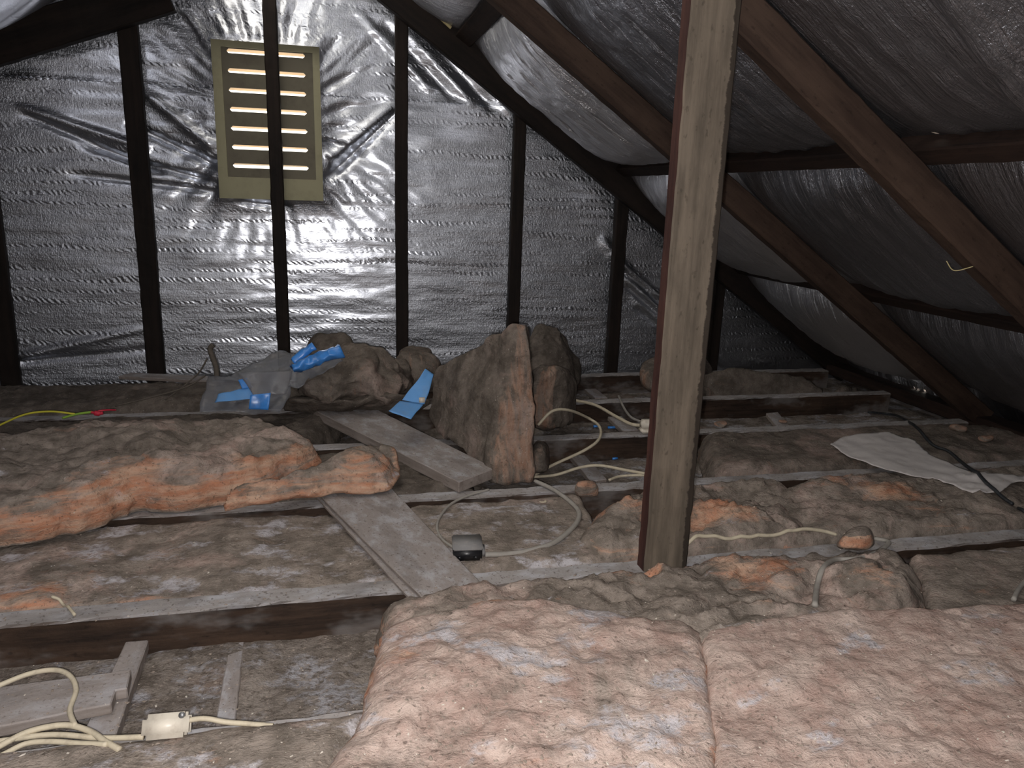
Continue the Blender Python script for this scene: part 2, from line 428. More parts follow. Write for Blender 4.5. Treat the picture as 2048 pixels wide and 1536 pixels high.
def densify(P, step):
    P = np.asarray(P, float); out = []
    for a, b in zip(P, np.roll(P, -1, 0)):
        n = max(1, int(np.linalg.norm(b-a)/step))
        for i in range(n): out.append(a+(b-a)*i/n)
    return np.array(out)
def snapgrid(poly, res):
    """grid clipped to a polygon: rim vertices are pulled onto the outline"""
    P = np.asarray(poly, float)
    lo, hi = P.min(0)-res, P.max(0)+res
    nx, ny = int((hi[0]-lo[0])/res)+1, int((hi[1]-lo[1])/res)+1
    gx, gy = np.meshgrid(lo[0]+res*np.arange(nx), lo[1]+res*np.arange(ny), indexing='ij')
    Q = np.stack([gx.ravel(), gy.ravel()], 1)
    A, B = P, np.roll(P, -1, 0)
    best = np.full(len(Q), 1e9); near = np.zeros((len(Q), 2)); nrm = np.zeros((len(Q), 2)); ins = np.zeros(len(Q), bool)
    area = np.sum(A[:, 0]*B[:, 1]-B[:, 0]*A[:, 1])
    for a, b in zip(A, B):
        ab = b-a; t = np.clip(((Q-a)@ab)/(ab@ab+1e-12), 0, 1)
        pt = a+t[:, None]*ab; d = np.hypot(*(Q-pt).T)
        m = d < best
        best[m] = d[m]; near[m] = pt[m]
        nn = np.array([ab[1], -ab[0]]); nn = nn/(np.linalg.norm(nn)+1e-12)*(1 if area > 0 else -1)
        nrm[m] = nn
        c = ((a[1] > Q[:, 1]) != (b[1] > Q[:, 1]))
        with np.errstate(divide='ignore', invalid='ignore'):
            xi = (b[0]-a[0])*(Q[:, 1]-a[1])/(b[1]-a[1])+a[0]
        ins ^= c & (Q[:, 0] < xi)
    ok = ins | (best < res*0.75)
    Q2 = np.where((~ins)[:, None], near, Q)
    d = np.where(ins, best, 0.0)
    idx = -np.ones(len(Q), int); idx[ok] = np.arange(ok.sum())
    I = np.arange(nx*ny).reshape(nx, ny)
    quads = np.stack([I[:-1, :-1], I[1:, :-1], I[1:, 1:], I[:-1, 1:]], -1).reshape(-1, 4)
    okc = ok[quads]; insc = ins[quads].sum(1)
    Fc = [tuple(q) for q in idx[quads[okc.all(1) & (insc >= 1)]]]
    for q, o in zip(quads[(okc.sum(1) == 3) & (insc >= 1)], okc[(okc.sum(1) == 3) & (insc >= 1)]):
        Fc.append(tuple(idx[q[o]]))
    used = np.zeros(ok.sum(), bool)
    for f in Fc: used[list(f)] = True
    rem = -np.ones(len(used), int); rem[used] = np.arange(used.sum())
    Fc = [tuple(rem[list(f)]) for f in Fc]
    return Q2[ok][used], d[ok][used], nrm[ok][used], Fc
def rim(Fc):
    E = {}
    for f in Fc:
        for a, b in zip(f, f[1:]+f[:1]): E[(a, b)] = 1
    return [e for e in E if (e[1], e[0]) not in E]

def batt(name, outline, zb, th, mat, res=0.011, edge=0.045, e0=0.35, amp=(0.010, 0.006, 0.003), bumps=(), seed=0,
         parent=None, oj=0.006, base_tear=0.0, bulge=0.006, tearamp=1.0):
    """soft blanket lying on zb: outline in plan, rounded rim, torn fluffy side, lumps given as (x, y, radius, height)"""
    P = densify(np.asarray(outline, float)[:, :2], 0.012)
    z0 = 0*P[:, 0]
    P = P + np.stack([fbm(xyz(P[:, 0], P[:, 1]), 16, 3, seed+.3), fbm(xyz(P[:, 0], P[:, 1]), 16, 3, seed+.7)], 1)*oj
    Q, d, nr, Fc = snapgrid(P, res)
    t = np.clip(d/edge, 0, 1)
    prof = e0+(1-e0)*np.sqrt(np.clip(1-(1-t)**2.2, 0, 1))
    q3 = xyz(Q[:, 0], Q[:, 1])
    nz = amp[0]*fbm(q3*np.array([.8, 1.1, 1]), 4.5, 3, seed+1)+amp[1]*(0.35-np.abs(fbm(q3*np.array([.6, 1, 1])+0.05*np.stack([fbm(q3, 7, 2, seed+11)]*3, 1), 11, 3, seed+2)))*0.85+amp[2]*fbm(q3, 40, 3, seed+3)
    z = zb+th*prof+nz*(0.35+0.65*t)
    tear = base_tear+tearamp*np.clip(1-t*1.3, 0, 1)*0.55
    for b in bumps:
        g = np.exp(-(((Q[:, 0]-b[0])**2+(Q[:, 1]-b[1])**2)/b[2]**2))
        z = z+b[3]*g*np.sqrt(t)
        if len(b) > 4: tear = tear+1.5*b[4]*g
    z = np.maximum(z, zb+0.004)
    V = [(*Q[i], z[i]) for i in range(len(Q))]; T = list(tear)
    V = np.array(V)
    # small sideways wander so that lumps overhang
    V[:, :2] += np.stack([fbm(V, 22, 2, seed+5), fbm(V, 22, 2, seed+6)], 1)*0.004
    V = [tuple(v) for v in V]
    col = {}
    for a, b in rim(Fc):
        for i in (a, b):
            if i not in col:
                ids = [i]
                for k in range(1, 7):
                    s = k/6.0
                    p = np.array(V[i]); zz = p[2]+(zb-p[2])*s
                    ob = bulge*math.sin(math.pi*s)
                    V.append((p[0]+nr[i][0]*ob, p[1]+nr[i][1]*ob, zz)); T.append(base_tear+tearamp*(0.75 if k < 6 else 0.3))
                    ids.append(len(V)-1)
                col[i] = ids
        A, B = col[a], col[b]
        for k in range(6): Fc.append((A[k], A[k+1], B[k+1], B[k]))
    V = np.array(V)
    sk = np.arange(len(V)) >= len(Q)
    LS = V*np.array([.35, .35, 1.7])
    V[sk, :2] += (np.stack([fbm(LS, 34, 3, seed+8), fbm(LS, 34, 3, seed+9)], 1)*0.009*min(1, th/0.06))[sk]
    return mk(name, V, Fc, mat, parent, tear=T, surf=True)

def cubesurf(n):
    """surface grid of the cube [-1,1]^3 with shared edges"""
    idx, V, Fc = {}, [], []
    def vi(i, j, k):
        if (i, j, k) not in idx:
            idx[(i, j, k)] = len(V); V.append((i/n[0]*2-1, j/n[1]*2-1, k/n[2]*2-1))
        return idx[(i, j, k)]
    a, b, c = n
    for i in range(a):
        for j in range(b):
            Fc.append((vi(i, j, 0), vi(i, j+1, 0), vi(i+1, j+1, 0), vi(i+1, j, 0)))
            Fc.append((vi(i, j, c), vi(i+1, j, c), vi(i+1, j+1, c), vi(i, j+1, c)))
    for i in range(a):
        for k in range(c):
            Fc.append((vi(i, 0, k), vi(i+1, 0, k), vi(i+1, 0, k+1), vi(i, 0, k+1)))
            Fc.append((vi(i, b, k), vi(i, b, k+1), vi(i+1, b, k+1), vi(i+1, b, k)))
    for j in range(b):
        for k in range(c):
            Fc.append((vi(0, j, k), vi(0, j, k+1), vi(0, j+1, k+1), vi(0, j+1, k)))
            Fc.append((vi(a, j, k), vi(a, j+1, k), vi(a, j+1, k+1), vi(a, j, k+1)))
    return np.array(V), Fc
def hexa(name, c8, mat, n=(26, 30, 26), k=5.0, amp=(0.02, 0.008, 0.003), seed=0, tearf=None, parent=None, zmin=None, ridged=True):
    """soft block between eight corner points: FBL FBR FTL FTR (facing -y) and BBL BBR BTL BTR"""
    U, Fc = cubesurf(n)
    r = (np.abs(U)**k).sum(1)**(1/k); S = U/r[:, None]
    S = S/np.abs(S).max()
    c = np.asarray(c8, float)
    a, b, e = (S+1).T/2
    w = lambda i, j, l: ((a if i else 1-a)*(b if j else 1-b)*(e if l else 1-e))[:, None]
    # c8 order: x, then z, then y
    V = (c[0]*w(0, 0, 0)+c[1]*w(1, 0, 0)+c[2]*w(0, 0, 1)+c[3]*w(1, 0, 1)+c[4]*w(0, 1, 0)+c[5]*w(1, 1, 0)+c[6]*w(0, 1, 1)+c[7]*w(1, 1, 1))
    D = np.stack([fbm(V, 6, 2, seed+q) for q in (1, 2, 3)], 1)*amp[0]
    D += np.stack([fbm(V*np.array([1, 1, 0.55]), 15, 2, seed+q) for q in (4, 5, 6)], 1)*amp[1]*0.75
    D += np.stack([fbm(V, 45, 2, seed+q) for q in (7, 8, 9)], 1)*amp[2]*0.8
    V = V+D
    if zmin is not None: V[:, 2] = np.maximum(V[:, 2], zmin+0.002*fbm(V, 40, 1, 3))
    tear = np.zeros(len(V)) if tearf is None else tearf(S)
    return mk(name, V, Fc, mat, parent, tear=tear, surf=True)

def spline(P, n=8):
    P = np.asarray(P, float); P = np.vstack([2*P[0]-P[1], P, 2*P[-1]-P[-2]]); out = []
    for i in range(1, len(P)-2):
        for j in range(n):
            t = j/n
            out.append(0.5*((2*P[i])+(-P[i-1]+P[i+1])*t+(2*P[i-1]-5*P[i]+4*P[i+1]-P[i+2])*t*t+(-P[i-1]+3*P[i]-3*P[i+1]+P[i+2])*t**3))
    out.append(P[-2]); return np.array(out)
def tubeg(P, r, sides=8, flat=1.0):
    P = np.asarray(P, float); V, Fc = [], []
    T = np.gradient(P, axis=0); T /= np.linalg.norm(T, axis=1)[:, None]+1e-9
    rr = np.full(len(P), r) if np.isscalar(r) else np.asarray(r)
    for p, t, q in zip(P, T, rr):
        s = np.cross(t, (0, 0, 1)); s = s/np.linalg.norm(s) if np.linalg.norm(s) > 1e-4 else np.array([1., 0, 0])
        u = np.cross(s, t)
        for k in range(sides):
            a = 2*math.pi*k/sides; V.append(p+s*math.cos(a)*q*flat+u*math.sin(a)*q)
    m = len(P)
    for i in range(m-1):
        for k in range(sides):
            Fc.append((i*sides+k, i*sides+(k+1) % sides, (i+1)*sides+(k+1) % sides, (i+1)*sides+k))
    Fc += [tuple(range(sides-1, -1, -1)), tuple((m-1)*sides+k for k in range(sides))]
    return V, Fc

BVH = None
def build_bvh():
    global BVH
    V, Fc = [], []
    for v, f, raw, M4 in SURF:
        if M4 is not None:
            m = np.array(M4); raw = raw@m[:3, :3].T+m[:3, 3]
        n = len(V); V += [tuple(p) for p in raw]; Fc += [tuple(int(i)+n for i in q) for q in f]
    BVH = BVHTree.FromPolygons(V, Fc)
def hit(x, y, lift=0.0):
    d = ray(x, y); d = d/np.linalg.norm(d)
    h = BVH.ray_cast(Vector(EYE), Vector(d))
    p = np.array(h[0]) if h[0] is not None else atz(x, y, 0.0)
    return p+np.array([0, 0, lift])
def drop(x, y, lift=0.0, top=0.6):
    h = BVH.ray_cast(Vector((x, y, top)), Vector((0, 0, -1)))
    return np.array([x, y, (h[0].z if h[0] is not None else 0)+lift])
def cable(name, pts, r, mat, lift=None, parent=None, flat=1.0, settle=True, n=8, lifts=None):
    """cable through photo points on whatever surface lies there; sags down to that surface between them"""
    L = r*1.1 if lift is None else lift
    P = []
    for i, p in enumerate(pts):
        e = lifts[i] if lifts else 0.0
        P.append(hit(p[0], p[1], L+e) if len(p) == 2 else atz(p[0], p[1], p[3]) if len(p) == 4 else aty(p[0], p[1], p[2]))
    P = spline(P, n)
    if settle and not any(len(p) == 4 for p in pts):
        for q in P:
            z = drop(q[0], q[1], L, q[2]+0.15)[2]
            if z > q[2]: q[2] = z
        for _ in range(2): P[1:-1, 2] = np.maximum(P[1:-1, 2], (P[:-2, 2]+P[2:, 2])/2)
    return mk(name, *tubeg(P, r, 8, flat), mat, parent)

# ================================================================== SETTING
FLOOR = -0.085
TH = math.radians(34.5)
NR, SR = np.array([math.sin(TH), 0, math.cos(TH)]), np.array([math.cos(TH), 0, -math.sin(TH)])
CR = 1.358                                  # underside of the right-hand rafters: NR.p = CR
TL = math.radians(20.65)
NL, SL = np.array([-math.sin(TL), 0, math.cos(TL)]), np.array([-math.cos(TL), 0, -math.sin(TL)])
CL = NL@np.array([-0.43, 0, 1.463])
WALLY = 3.345
SEAMZ = 1.165

# floor: the dusty back of the ceiling below
def grid(u0, u1, v0, v1, nu, nv):
    uu, vv = np.meshgrid(np.linspace(u0, u1, nu), np.linspace(v0, v1, nv), indexing='ij')
    I = np.arange(nu*nv).reshape(nu, nv)
    Fc = np.stack([I[:-1, :-1], I[1:, :-1], I[1:, 1:], I[:-1, 1:]], -1).reshape(-1, 4)
    return uu.ravel(), vv.ravel(), Fc
gx, gy, Fc = grid(-3.0, 3.3, -1.5, 3.5, 310, 260)
q = xyz(gx, gy)
gz = FLOOR+0.008*fbm(q, 6, 3, 1)+0.006*np.clip(fbm(q, 28, 3, 2), -0.2, 1)
fl_o = mk('floor', xyz(gx, gy, gz), Fc, M['dust'], surf=True)
tag(fl_o, 'dusty grey back of the ceiling lining between the joists', kind='structure')

# gable wall: two overlapping sheets of embossed foil, open around the vent
VX0, VX1, VZ0, VZ1 = -0.447, -0.040, 0.745, 1.342
def wall_disp(x, z):
    P = xyz(x, z)
    g = ray(640, 425); p0 = aty(640, 425, WALLY)
    d = (g[0]/g[1])*(x-p0[0])+(g[2]/g[1])*(z-p0[2])*1.0 + 0.10*np.maximum(z-1.15, 0)**2
    d += 0.0018*fbm(P*np.array([0.8, 1.6, 1]), 2.2, 3, 31)*np.clip(np.hypot(x-p0[0], z-p0[2])/0.4, 0.2, 1.6)
    d += 0.0036*fbm(P*np.array([0.35, 1.7, 1]), 9, 3, 32)*np.clip(np.hypot(x-p0[0], z-p0[2])/0.35, 0.2, 1.0)
    # folds pulled towards the corners of the vent
    cx, cz = (VX0+VX1)/2, (VZ0+VZ1)/2
    ex = np.maximum(np.maximum(VX0-x, x-VX1), 0); ez = np.maximum(np.maximum(VZ0-z, z-VZ1), 0)
    r = np.hypot(ex, ez); th = np.arctan2(z-cz, (x-cx)*1.35)
    fall = np.exp(-r/0.16)
    A = np.stack([np.cos(th)*3.1, np.sin(th)*3.1, r*1.5], 1)
    rid = 0.5-np.abs(fbm(A, 2.0, 3, 33))
    d += 0.036*rid*fall*np.clip(r/0.03, 0, 1)*np.where(z < VZ0, np.clip(0.25+np.abs(x-cx)*0.5, 0, 1), 1)
    d += 0.024*np.exp(-r/0.03)                                          # the cut rim stands off the vent
    def fold(x0, z0, x1, z1, w, h):
        L = math.hypot(x1-x0, z1-z0); ux, uz = (x1-x0)/L, (z1-z0)/L
        s = (x-x0)*ux+(z-z0)*uz; t = (x-x0)*-uz+(z-z0)*ux
        return h*np.exp(-(t/w)**2)*np.clip(np.minimum(s, L-s)/0.06, 0, 1)**0.5*np.clip(1.1-s/L*0.6, 0, 1)
    d += fold(-0.03, 0.83, 0.28, 1.13, 0.018, -0.035)+fold(-0.03, 0.90, 0.28, 1.16, 0.022, 0.022)
    d += fold(-0.45, 0.87, -0.78, 1.02, 0.016, -0.030)+fold(-0.45, 0.93, -0.72, 1.15, 0.02, 0.022)
    d += fold(-0.45, 0.80, -0.95, 0.93, 0.013, -0.020)+fold(-0.45, 0.77, -1.0, 0.82, 0.012, -0.016)
    d += fold(-0.65, 0.83, -1.15, 1.04, 0.012, -0.018)+fold(-0.70, 0.92, -1.15, 1.06, 0.016, 0.018)
    d += fold(-0.38, 0.735, -0.16, 0.715, 0.012, -0.022)
    d += fold(-1.25, 0.10, -0.75, 0.22, 0.015, 0.016)+fold(-1.25, 0.08, -0.7, 0.13, 0.012, -0.014)
    d += fold(1.2, 0.62, 1.75, 0.02, 0.02, 0.012)
    for k in range(6):
        d += fold(1.25+0.03*k, 0.55-0.05*k, 1.9, -0.05-0.03*k+0.1, 0.014, 0.010*(-1)**k)
    for k in range(5):                                                   # slack pulled up to the rafter
        d += fold(0.42+0.09*k, 1.20-0.02*k, 0.10+0.10*k, 1.50-0.03*k, 0.016, 0.010*(-1)**k)
    return d
def roof_z(x):
    zr = (CR+0.12-NR[0]*x)/NR[2]; zl = (CL+0.12-NL[0]*x)/NL[2]
    return np.minimum(zr, zl)
wall = empty('wall_back', (0.0, WALLY, -0.1))
tag(wall, 'gable wall lined with crinkled silver foil sheets', kind='structure')
def wall_sheet(z0, z1, off, nz):
    nx = 460
    x, z, Fc = grid(-2.9, 2.75, z0, z1, nx, nz)
    # pull the nearest grid lines onto the vent opening
    def pull(a, t, step):
        m = np.abs(a-t) <= step*0.5; a[m] = t
    sx, sz = 5.65/(nx-1), (z1-z0)/(nz-1)
    for t in (VX0, VX1): pull(x, t, sx)
    for t in (VZ0, VZ1): pull(z, t, sz)
    d = wall_disp(x, z)
    if off: d = d+0.004+0.006*np.exp(-(z-z0)/0.02)*(0.5+fbm(xyz(x, 0*x), 9, 2, 5))
    V = xyz(x, WALLY-d, z)
    e = 1e-6
    cx = x[Fc].mean(1); cz = z[Fc].mean(1)
    keep = ~((cx > VX0) & (cx < VX1) & (cz > VZ0) & (cz < VZ1)) & (cz < roof_z(cx)+0.06)
    return mk('foil_sheet', V, Fc[keep][:, ::-1], M['wallfoil'], wall)
wall_sheet(-0.14, SEAMZ+0.05, False, 170)
wall_sheet(SEAMZ, 1.85, True, 90)
# timber sheathing outside the foil keeps the daylight out (with the vent hole)
g = []
for a in ((-3.1, VX0, -0.15, 2.1), (VX1, 3.1, -0.15, 2.1), (VX0, VX1, -0.15, VZ0), (VX0, VX1, VZ1, 2.1)):
    g.append(boxg(a[0], a[1], 3.46, 3.48, a[2], a[3]))
mk('sheathing', *cat(*g), M['liner'], wall, smooth=False)

# roof foil: hung over the rafters and purlins, bellying down between them
RAFT = [(1.44, 1.49), (2.306, 2.356), (3.24, 3.29)]
RY = [-0.2, 0.60, 1.465, 2.33, 3.265]
PURL = [-0.355, 0.50, 1.24]
PS = [-1.1, -0.355, 0.50, 1.24, 1.95, 2.9]
HOLES = [(1872, 264), (1828, 776), (1838, 779), (1850, 784)]
def pocket(v, ks):
    ks = np.asarray(ks); i = np.clip(np.searchsorted(ks, v)-1, 0, len(ks)-2)
    return (v-ks[i])/(ks[i+1]-ks[i])*2-1, i
def right_foil():
    s, y, Fc = grid(-1.0, 2.75, -1.55, 3.40, 345, 430)
    v, iv = pocket(s, PS); u, iu = pocket(y, RY)
    bag = np.array([0.03, 0.045, 0.055, 0.085])[np.clip(iu, 0, 3)]
    h = 0.131-0.042*(1-np.abs(v)**5)-bag*(1-np.abs(u)**2.4)*(1-np.abs(v)**4)*np.where(iv == 0, 0.7, 1)
    P = xyz(s, y)
    st = np.array([2.2, 26, 1]); tt = (1-np.abs(u)**4)
    h += 0.0075*fbm(P*st, 1.0, 3, 41)*tt
    h += 0.010*(0.4-np.abs(fbm(P*np.array([1.6, 9, 1])+np.stack([0*s, 2.0*fbm(P, 1.5, 2, 44), 0*s], 1), 1.0, 2, 42)))*tt
    h += 0.004*fbm(P, 14, 3, 43)*tt
    # two long stiff folds near the eaves side of the nearest bay
    h -= 0.045*np.exp(-((y-1.02-0.10*(s-0.4))/0.045)**2)*np.exp(-((s-0.25)/0.45)**2)
    h = np.where((np.abs(v) > 0.93) | (np.abs(u) > 0.93), np.maximum(h, 0.084+0.044*np.abs(v)**5), h)
    V = SR*s[:, None]+NR*(CR+h)[:, None]+np.array([0, 1, 0])*y[:, None]
    V[:, 2] = np.where(V[:, 0] < -0.1, V[:, 2], V[:, 2])
    cen = V[Fc].mean(1)
    D = cen-EYE; px = 1024+FOC*(D@_r)/(D@_f); py = 768-FOC*(D@_u)/(D@_f)
    keep = cen[:, 0] > -0.06
    for hx, hy in HOLES:
        dist = np.hypot(px-hx, py-hy)+np.where(D@_f > 0, 0, 1e6); keep[np.argmin(dist)] = False
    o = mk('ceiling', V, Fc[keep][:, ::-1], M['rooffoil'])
    o.data.materials.append(M['litfoil'])
    o.data.polygons.foreach_set('material_index', (cen[keep][:, 1] > 2.33).astype(np.int32))  # bay next to the gable takes the foil with brightness painted in
    return o
tag(right_foil(), 'dusty silver roof foil bellying down between the rafters, right-hand slope', kind='structure')
def left_foil():
    s, y, Fc = grid(-0.2, 3.3, -1.55, 3.40, 150, 240)
    u, iu = pocket(y, RY); v, iv = pocket(s, [-0.35, 0.25, 1.6, 2.8, 3.4])
    h = 0.150-0.16*(1-np.abs(u)**2.2)*(1-np.abs(v)**3)
    P = xyz(s, y)
    h += 0.010*fbm(P*np.array([3, 16, 1]), 1.0, 3, 51)*(1-np.abs(u)**4)
    V = SL*s[:, None]+NL*(CL+h)[:, None]+np.array([0, 1, 0])*y[:, None]
    keep = V[Fc].mean(1)[:, 0] < 0.10
    return mk('ceiling', V, Fc[keep], M['wallfoil'])
tag(left_foil(), 'silver roof foil of the left-hand slope, seen in the upper left corner', kind='structure')
# the far ends of the roof space behind and beside the camera
w = mk('wall_front', *boxg(-3.2, 3.2, -1.56, -1.5, -0.15, 2.0), M['liner'], smooth=False); tag(w, 'dark end wall behind the viewer', kind='structure')
w = mk('wall_left', *boxg(-3.06, -3.0, -1.56, 3.5, -0.15, 1.0), M['liner'], smooth=False); tag(w, 'dark low wall at the left eaves', kind='structure')
# ridge capping closes the gap between the two slopes
w = mk('trim_1', *boxg(-0.16, 0.26, -1.55, 3.48, 1.86, 1.90), M['liner'], smooth=False); tag(w, 'dark ridge capping above the two foil slopes', kind='structure')

# ================================================================== ROOF TIMBERS
def slope_beam(name, N, S, C0, s0, s1, y0, y1, h0, h1, mat, seed):
    p = lambda s: S*s+N*(C0+(h0+h1)/2)+np.array([0, (y0+y1)/2, 0])
    return beam(name, p(s0), p(s1), N, y1-y0, h1-h0, mat, jit=0.002, seed=seed)
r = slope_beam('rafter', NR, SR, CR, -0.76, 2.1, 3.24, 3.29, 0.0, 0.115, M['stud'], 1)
tag(r, 'near-black sloping rafter against the foil gable, carrying the studs', 'beam')
r = slope_beam('rafter', NR, SR, CR, -0.76, 2.02, 2.306, 2.356, 0.0, 0.080, M['rafter'], 2)
tag(r, 'brown rafter passing behind the post, between the gable and the nearest rafter', 'beam')
r = slope_beam('rafter', NR, SR, CR, -0.76, 1.95, 1.44, 1.49, 0.0, 0.080, M['rafter'], 3)
tag(r, 'thick brown rafter nearest the viewer, running from the post top to the right edge', 'beam')
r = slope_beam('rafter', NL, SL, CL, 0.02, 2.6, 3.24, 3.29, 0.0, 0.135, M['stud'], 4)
tag(r, 'black rafter in the upper left corner falling to the left', 'beam')
for s, sd, lab in ((-0.355, 5, 'dark purlin end showing at the top between the first two rafters'),
                   (0.50, 6, 'dark level purlin crossing behind the post and nearest rafter at head height'),
                   (1.24, 7, 'dark purlin low on the right-hand slope, nearest the eaves')):
    p = beam('purlin', SR*s+NR*(CR+0.102)+np.array([0, -1.2, 0]), SR*s+NR*(CR+0.102)+np.array([0, 3.238, 0]), NR, 0.055 if s > 0 else 0.075, 0.042, M['purlin'], seed=sd)
    tag(p, lab, 'beam')
p = beam('timber_sliver', aty(842, 0, 3.225), aty(902, 56, 3.225), NR, 0.010, 0.012, M['palewood']); tag(p, 'thin pale timber strip on the dark gable rafter at the top', 'strip')

studx = [(-1.275, 0.075), (-0.735, 0.070), (-0.222, 0.052), (0.283, 0.052), (0.787, 0.052), (1.277, 0.056), (1.800, 0.056)]
studl = ['black stud at the far left edge, cut by the picture edge', 'black stud left of the louvred vent, foot behind a thin board',
         'black stud running straight across the louvred vent', 'black stud to the right of the louvred vent, above the brown heap',
         'short black stud above the peak of the standing insulation batt', 'short black stud left of the big pale post', 'shortest black stud, half hidden behind the big pale post']
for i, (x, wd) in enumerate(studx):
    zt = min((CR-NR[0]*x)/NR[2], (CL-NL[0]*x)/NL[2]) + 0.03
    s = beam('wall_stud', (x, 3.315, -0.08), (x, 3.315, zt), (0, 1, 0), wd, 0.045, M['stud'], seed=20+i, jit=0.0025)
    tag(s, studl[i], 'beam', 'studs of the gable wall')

# joists (tops at z = 0)
JO = [(1.003, 1.055, -2.2, 2.35, 'ceiling joist at the bottom left under the front insulation strip'),
      (1.402, 1.460, -2.2, 2.38, 'dark ceiling joist with a dusty top crossing under the narrow board and the post'),
      (1.868, 1.921, -2.2, 2.38, 'ceiling joist in front of the standing batt and under the pale paper sheet'),
      (2.318, 2.371, -2.2, 2.38, 'dark ceiling joist carrying the white junction box beside the post'),
      (2.750, 2.803, -2.2, 2.38, 'second joist from the gable wall, in front of the far right heap'),
      (3.190, 3.245, -2.2, 2.38, 'brown joist at the foot of the gable wall')]
for i, (y0, y1, x0, x1, lab) in enumerate(JO):
    j = beam('ceiling_joist', (x0, (y0+y1)/2, -0.05), (x1, (y0+y1)/2, -0.05), (0, 0, 1), y1-y0, 0.10, M['joist'], seed=40+i, surf=True, jit=0.003, bev=0.004)
    tag(j, lab, 'beam', 'ceiling joists')
p = beam('eaves_plate', (2.45, 0.9, 0.0), (2.45, 3.24, 0.0), (0, 0, 1), 0.10, 0.05, M['purlin'], seed=48, surf=True); tag(p, 'dark timber plate along the foot of the right-hand roof slope', 'beam')

# post
pb0, pb1 = aty(1287, 1130, 1.40), aty(1372, 1128, 1.40)
pxc, pw = (pb0[0]+pb1[0])/2, (pb1[0]-pb0[0])
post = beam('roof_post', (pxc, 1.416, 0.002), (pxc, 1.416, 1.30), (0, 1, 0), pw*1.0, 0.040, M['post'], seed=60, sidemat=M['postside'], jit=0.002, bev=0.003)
tag(post, 'tall pale brown weathered timber post standing on a joist right of centre', 'post')

# ================================================================== VENT
vent = empty('louvred_vent', ((VX0+VX1)/2, 3.40, VZ0)); tag(vent, 'olive painted metal louvre vent with seven slots, set in the foil gable', 'vent')
fy0, fy1 = 3.372, 3.392
ix0, ix1, iz0, iz1 = VX0+0.030, VX1-0.028, VZ0+0.085, VZ1-0.018
g = [boxg(VX0-0.02, ix0, fy0, fy1, VZ0-0.02, VZ1+0.02), boxg(ix1, VX1+0.02, fy0, fy1, VZ0-0.02, VZ1+0.02),
     boxg(ix0, ix1, fy0, fy1, VZ0-0.02, iz0), boxg(ix0, ix1, fy0, fy1, iz1, VZ1+0.02)]
mk('frame', *cat(*g), M['vent'], vent, smooth=False)
NS = 7
sx0, sx1 = -0.396, -0.098
szs = np.linspace(1.312, 0.876, NS)
hh = 0.0085
g = [boxg(ix0, sx0, 3.380, 3.386, iz0, iz1), boxg(sx1, ix1, 3.380, 3.386, iz0, iz1)]
edges = [iz1]+[v for z in szs for v in (z+hh, z-hh)]+[iz0]
for k in range(0, len(edges), 2): g.append(boxg(sx0, sx1, 3.380, 3.386, edges[k+1], edges[k]))
for z in szs:                                  # rounded slot ends
    for sgn, xe in ((1, sx0), (-1, sx1)):
        for q in (-1, 1):
            V = [(xe, 3.3797, z+q*hh), (xe+sgn*0.007, 3.3797, z+q*hh), (xe, 3.3797, z+q*hh*0.2)]
            V += [(a, 3.386, c) for a, b, c in V]
            g.append((V, [(0, 1, 2), (3, 5, 4), (0, 3, 4, 1), (1, 4, 5, 2), (2, 5, 3, 0)]))
mk('panel', *cat(*g), M['ventin'], vent, smooth=False)
for z in szs:
    V = [(sx0-0.01, 3.387, z+0.018), (sx1+0.01, 3.387, z+0.018), (sx1+0.01, 3.43, z+0.004), (sx0-0.01, 3.43, z+0.004)]
    V += [(a, b, c+0.002) for a, b, c in V]
    mk('louvre_blade', V, [(3, 2, 1, 0), (4, 5, 6, 7), (0, 1, 5, 4), (1, 2, 6, 5), (2, 3, 7, 6), (3, 0, 4, 7)], M['louvre'], vent, smooth=False)

# ================================================================== INSULATION
def W2(pts, z=0.0): return np.array([atz(p[0], p[1], p[2] if len(p) > 2 else z)[:2] for p in pts])
def B(x, y, z, r, h, t=0.0):
    p = atz(x, y, z); return (p[0], p[1], r, h, t)

b = batt('insulation_batt', W2([(1406, 1266), (1500, 1243), (1650, 1224), (1860, 1219), (2048, 1205), (2300, 1190), (2500, 1500), (2400, 1800), (1430, 1800), (1436, 1500), (1418, 1370), (1408, 1300)], .035),
         0.004, 0.036, M['ins_front2'], seed=1, res=0.007, amp=(0.012, 0.010, 0.004), edge=0.022, e0=0.7, oj=0.003, tearamp=0.35,
         bumps=[B(1440, 1420, .03, .06, -0.012), B(1800, 1320, .03, .2, 0.010)])
tag(b, 'large flat pink insulation batt filling the lower right corner', 'insulation')
b = batt('insulation_batt', W2([(726, 1420), (740, 1370), (762, 1262), (800, 1238), (870, 1217), (980, 1197), (1080, 1200), (1200, 1217), (1300, 1240), (1362, 1240), (1404, 1266), (1406, 1300), (1416, 1370), (1434, 1500), (1428, 1800), (560, 1800), (640, 1560), (700, 1470)], .035),
         0.004, 0.036, M['ins_front'], seed=2, res=0.007, amp=(0.014, 0.014, 0.005), edge=0.03, e0=0.6, oj=0.004, tearamp=0.7,
         bumps=[B(800, 1330, .03, .05, -0.010, .35), B(1000, 1330, .03, .16, 0.014), B(1250, 1300, .03, .08, 0.010), B(900, 1440, .03, .2, 0.012)])
tag(b, 'pink insulation batt with white dust patches at the bottom centre, below the narrow board', 'insulation')
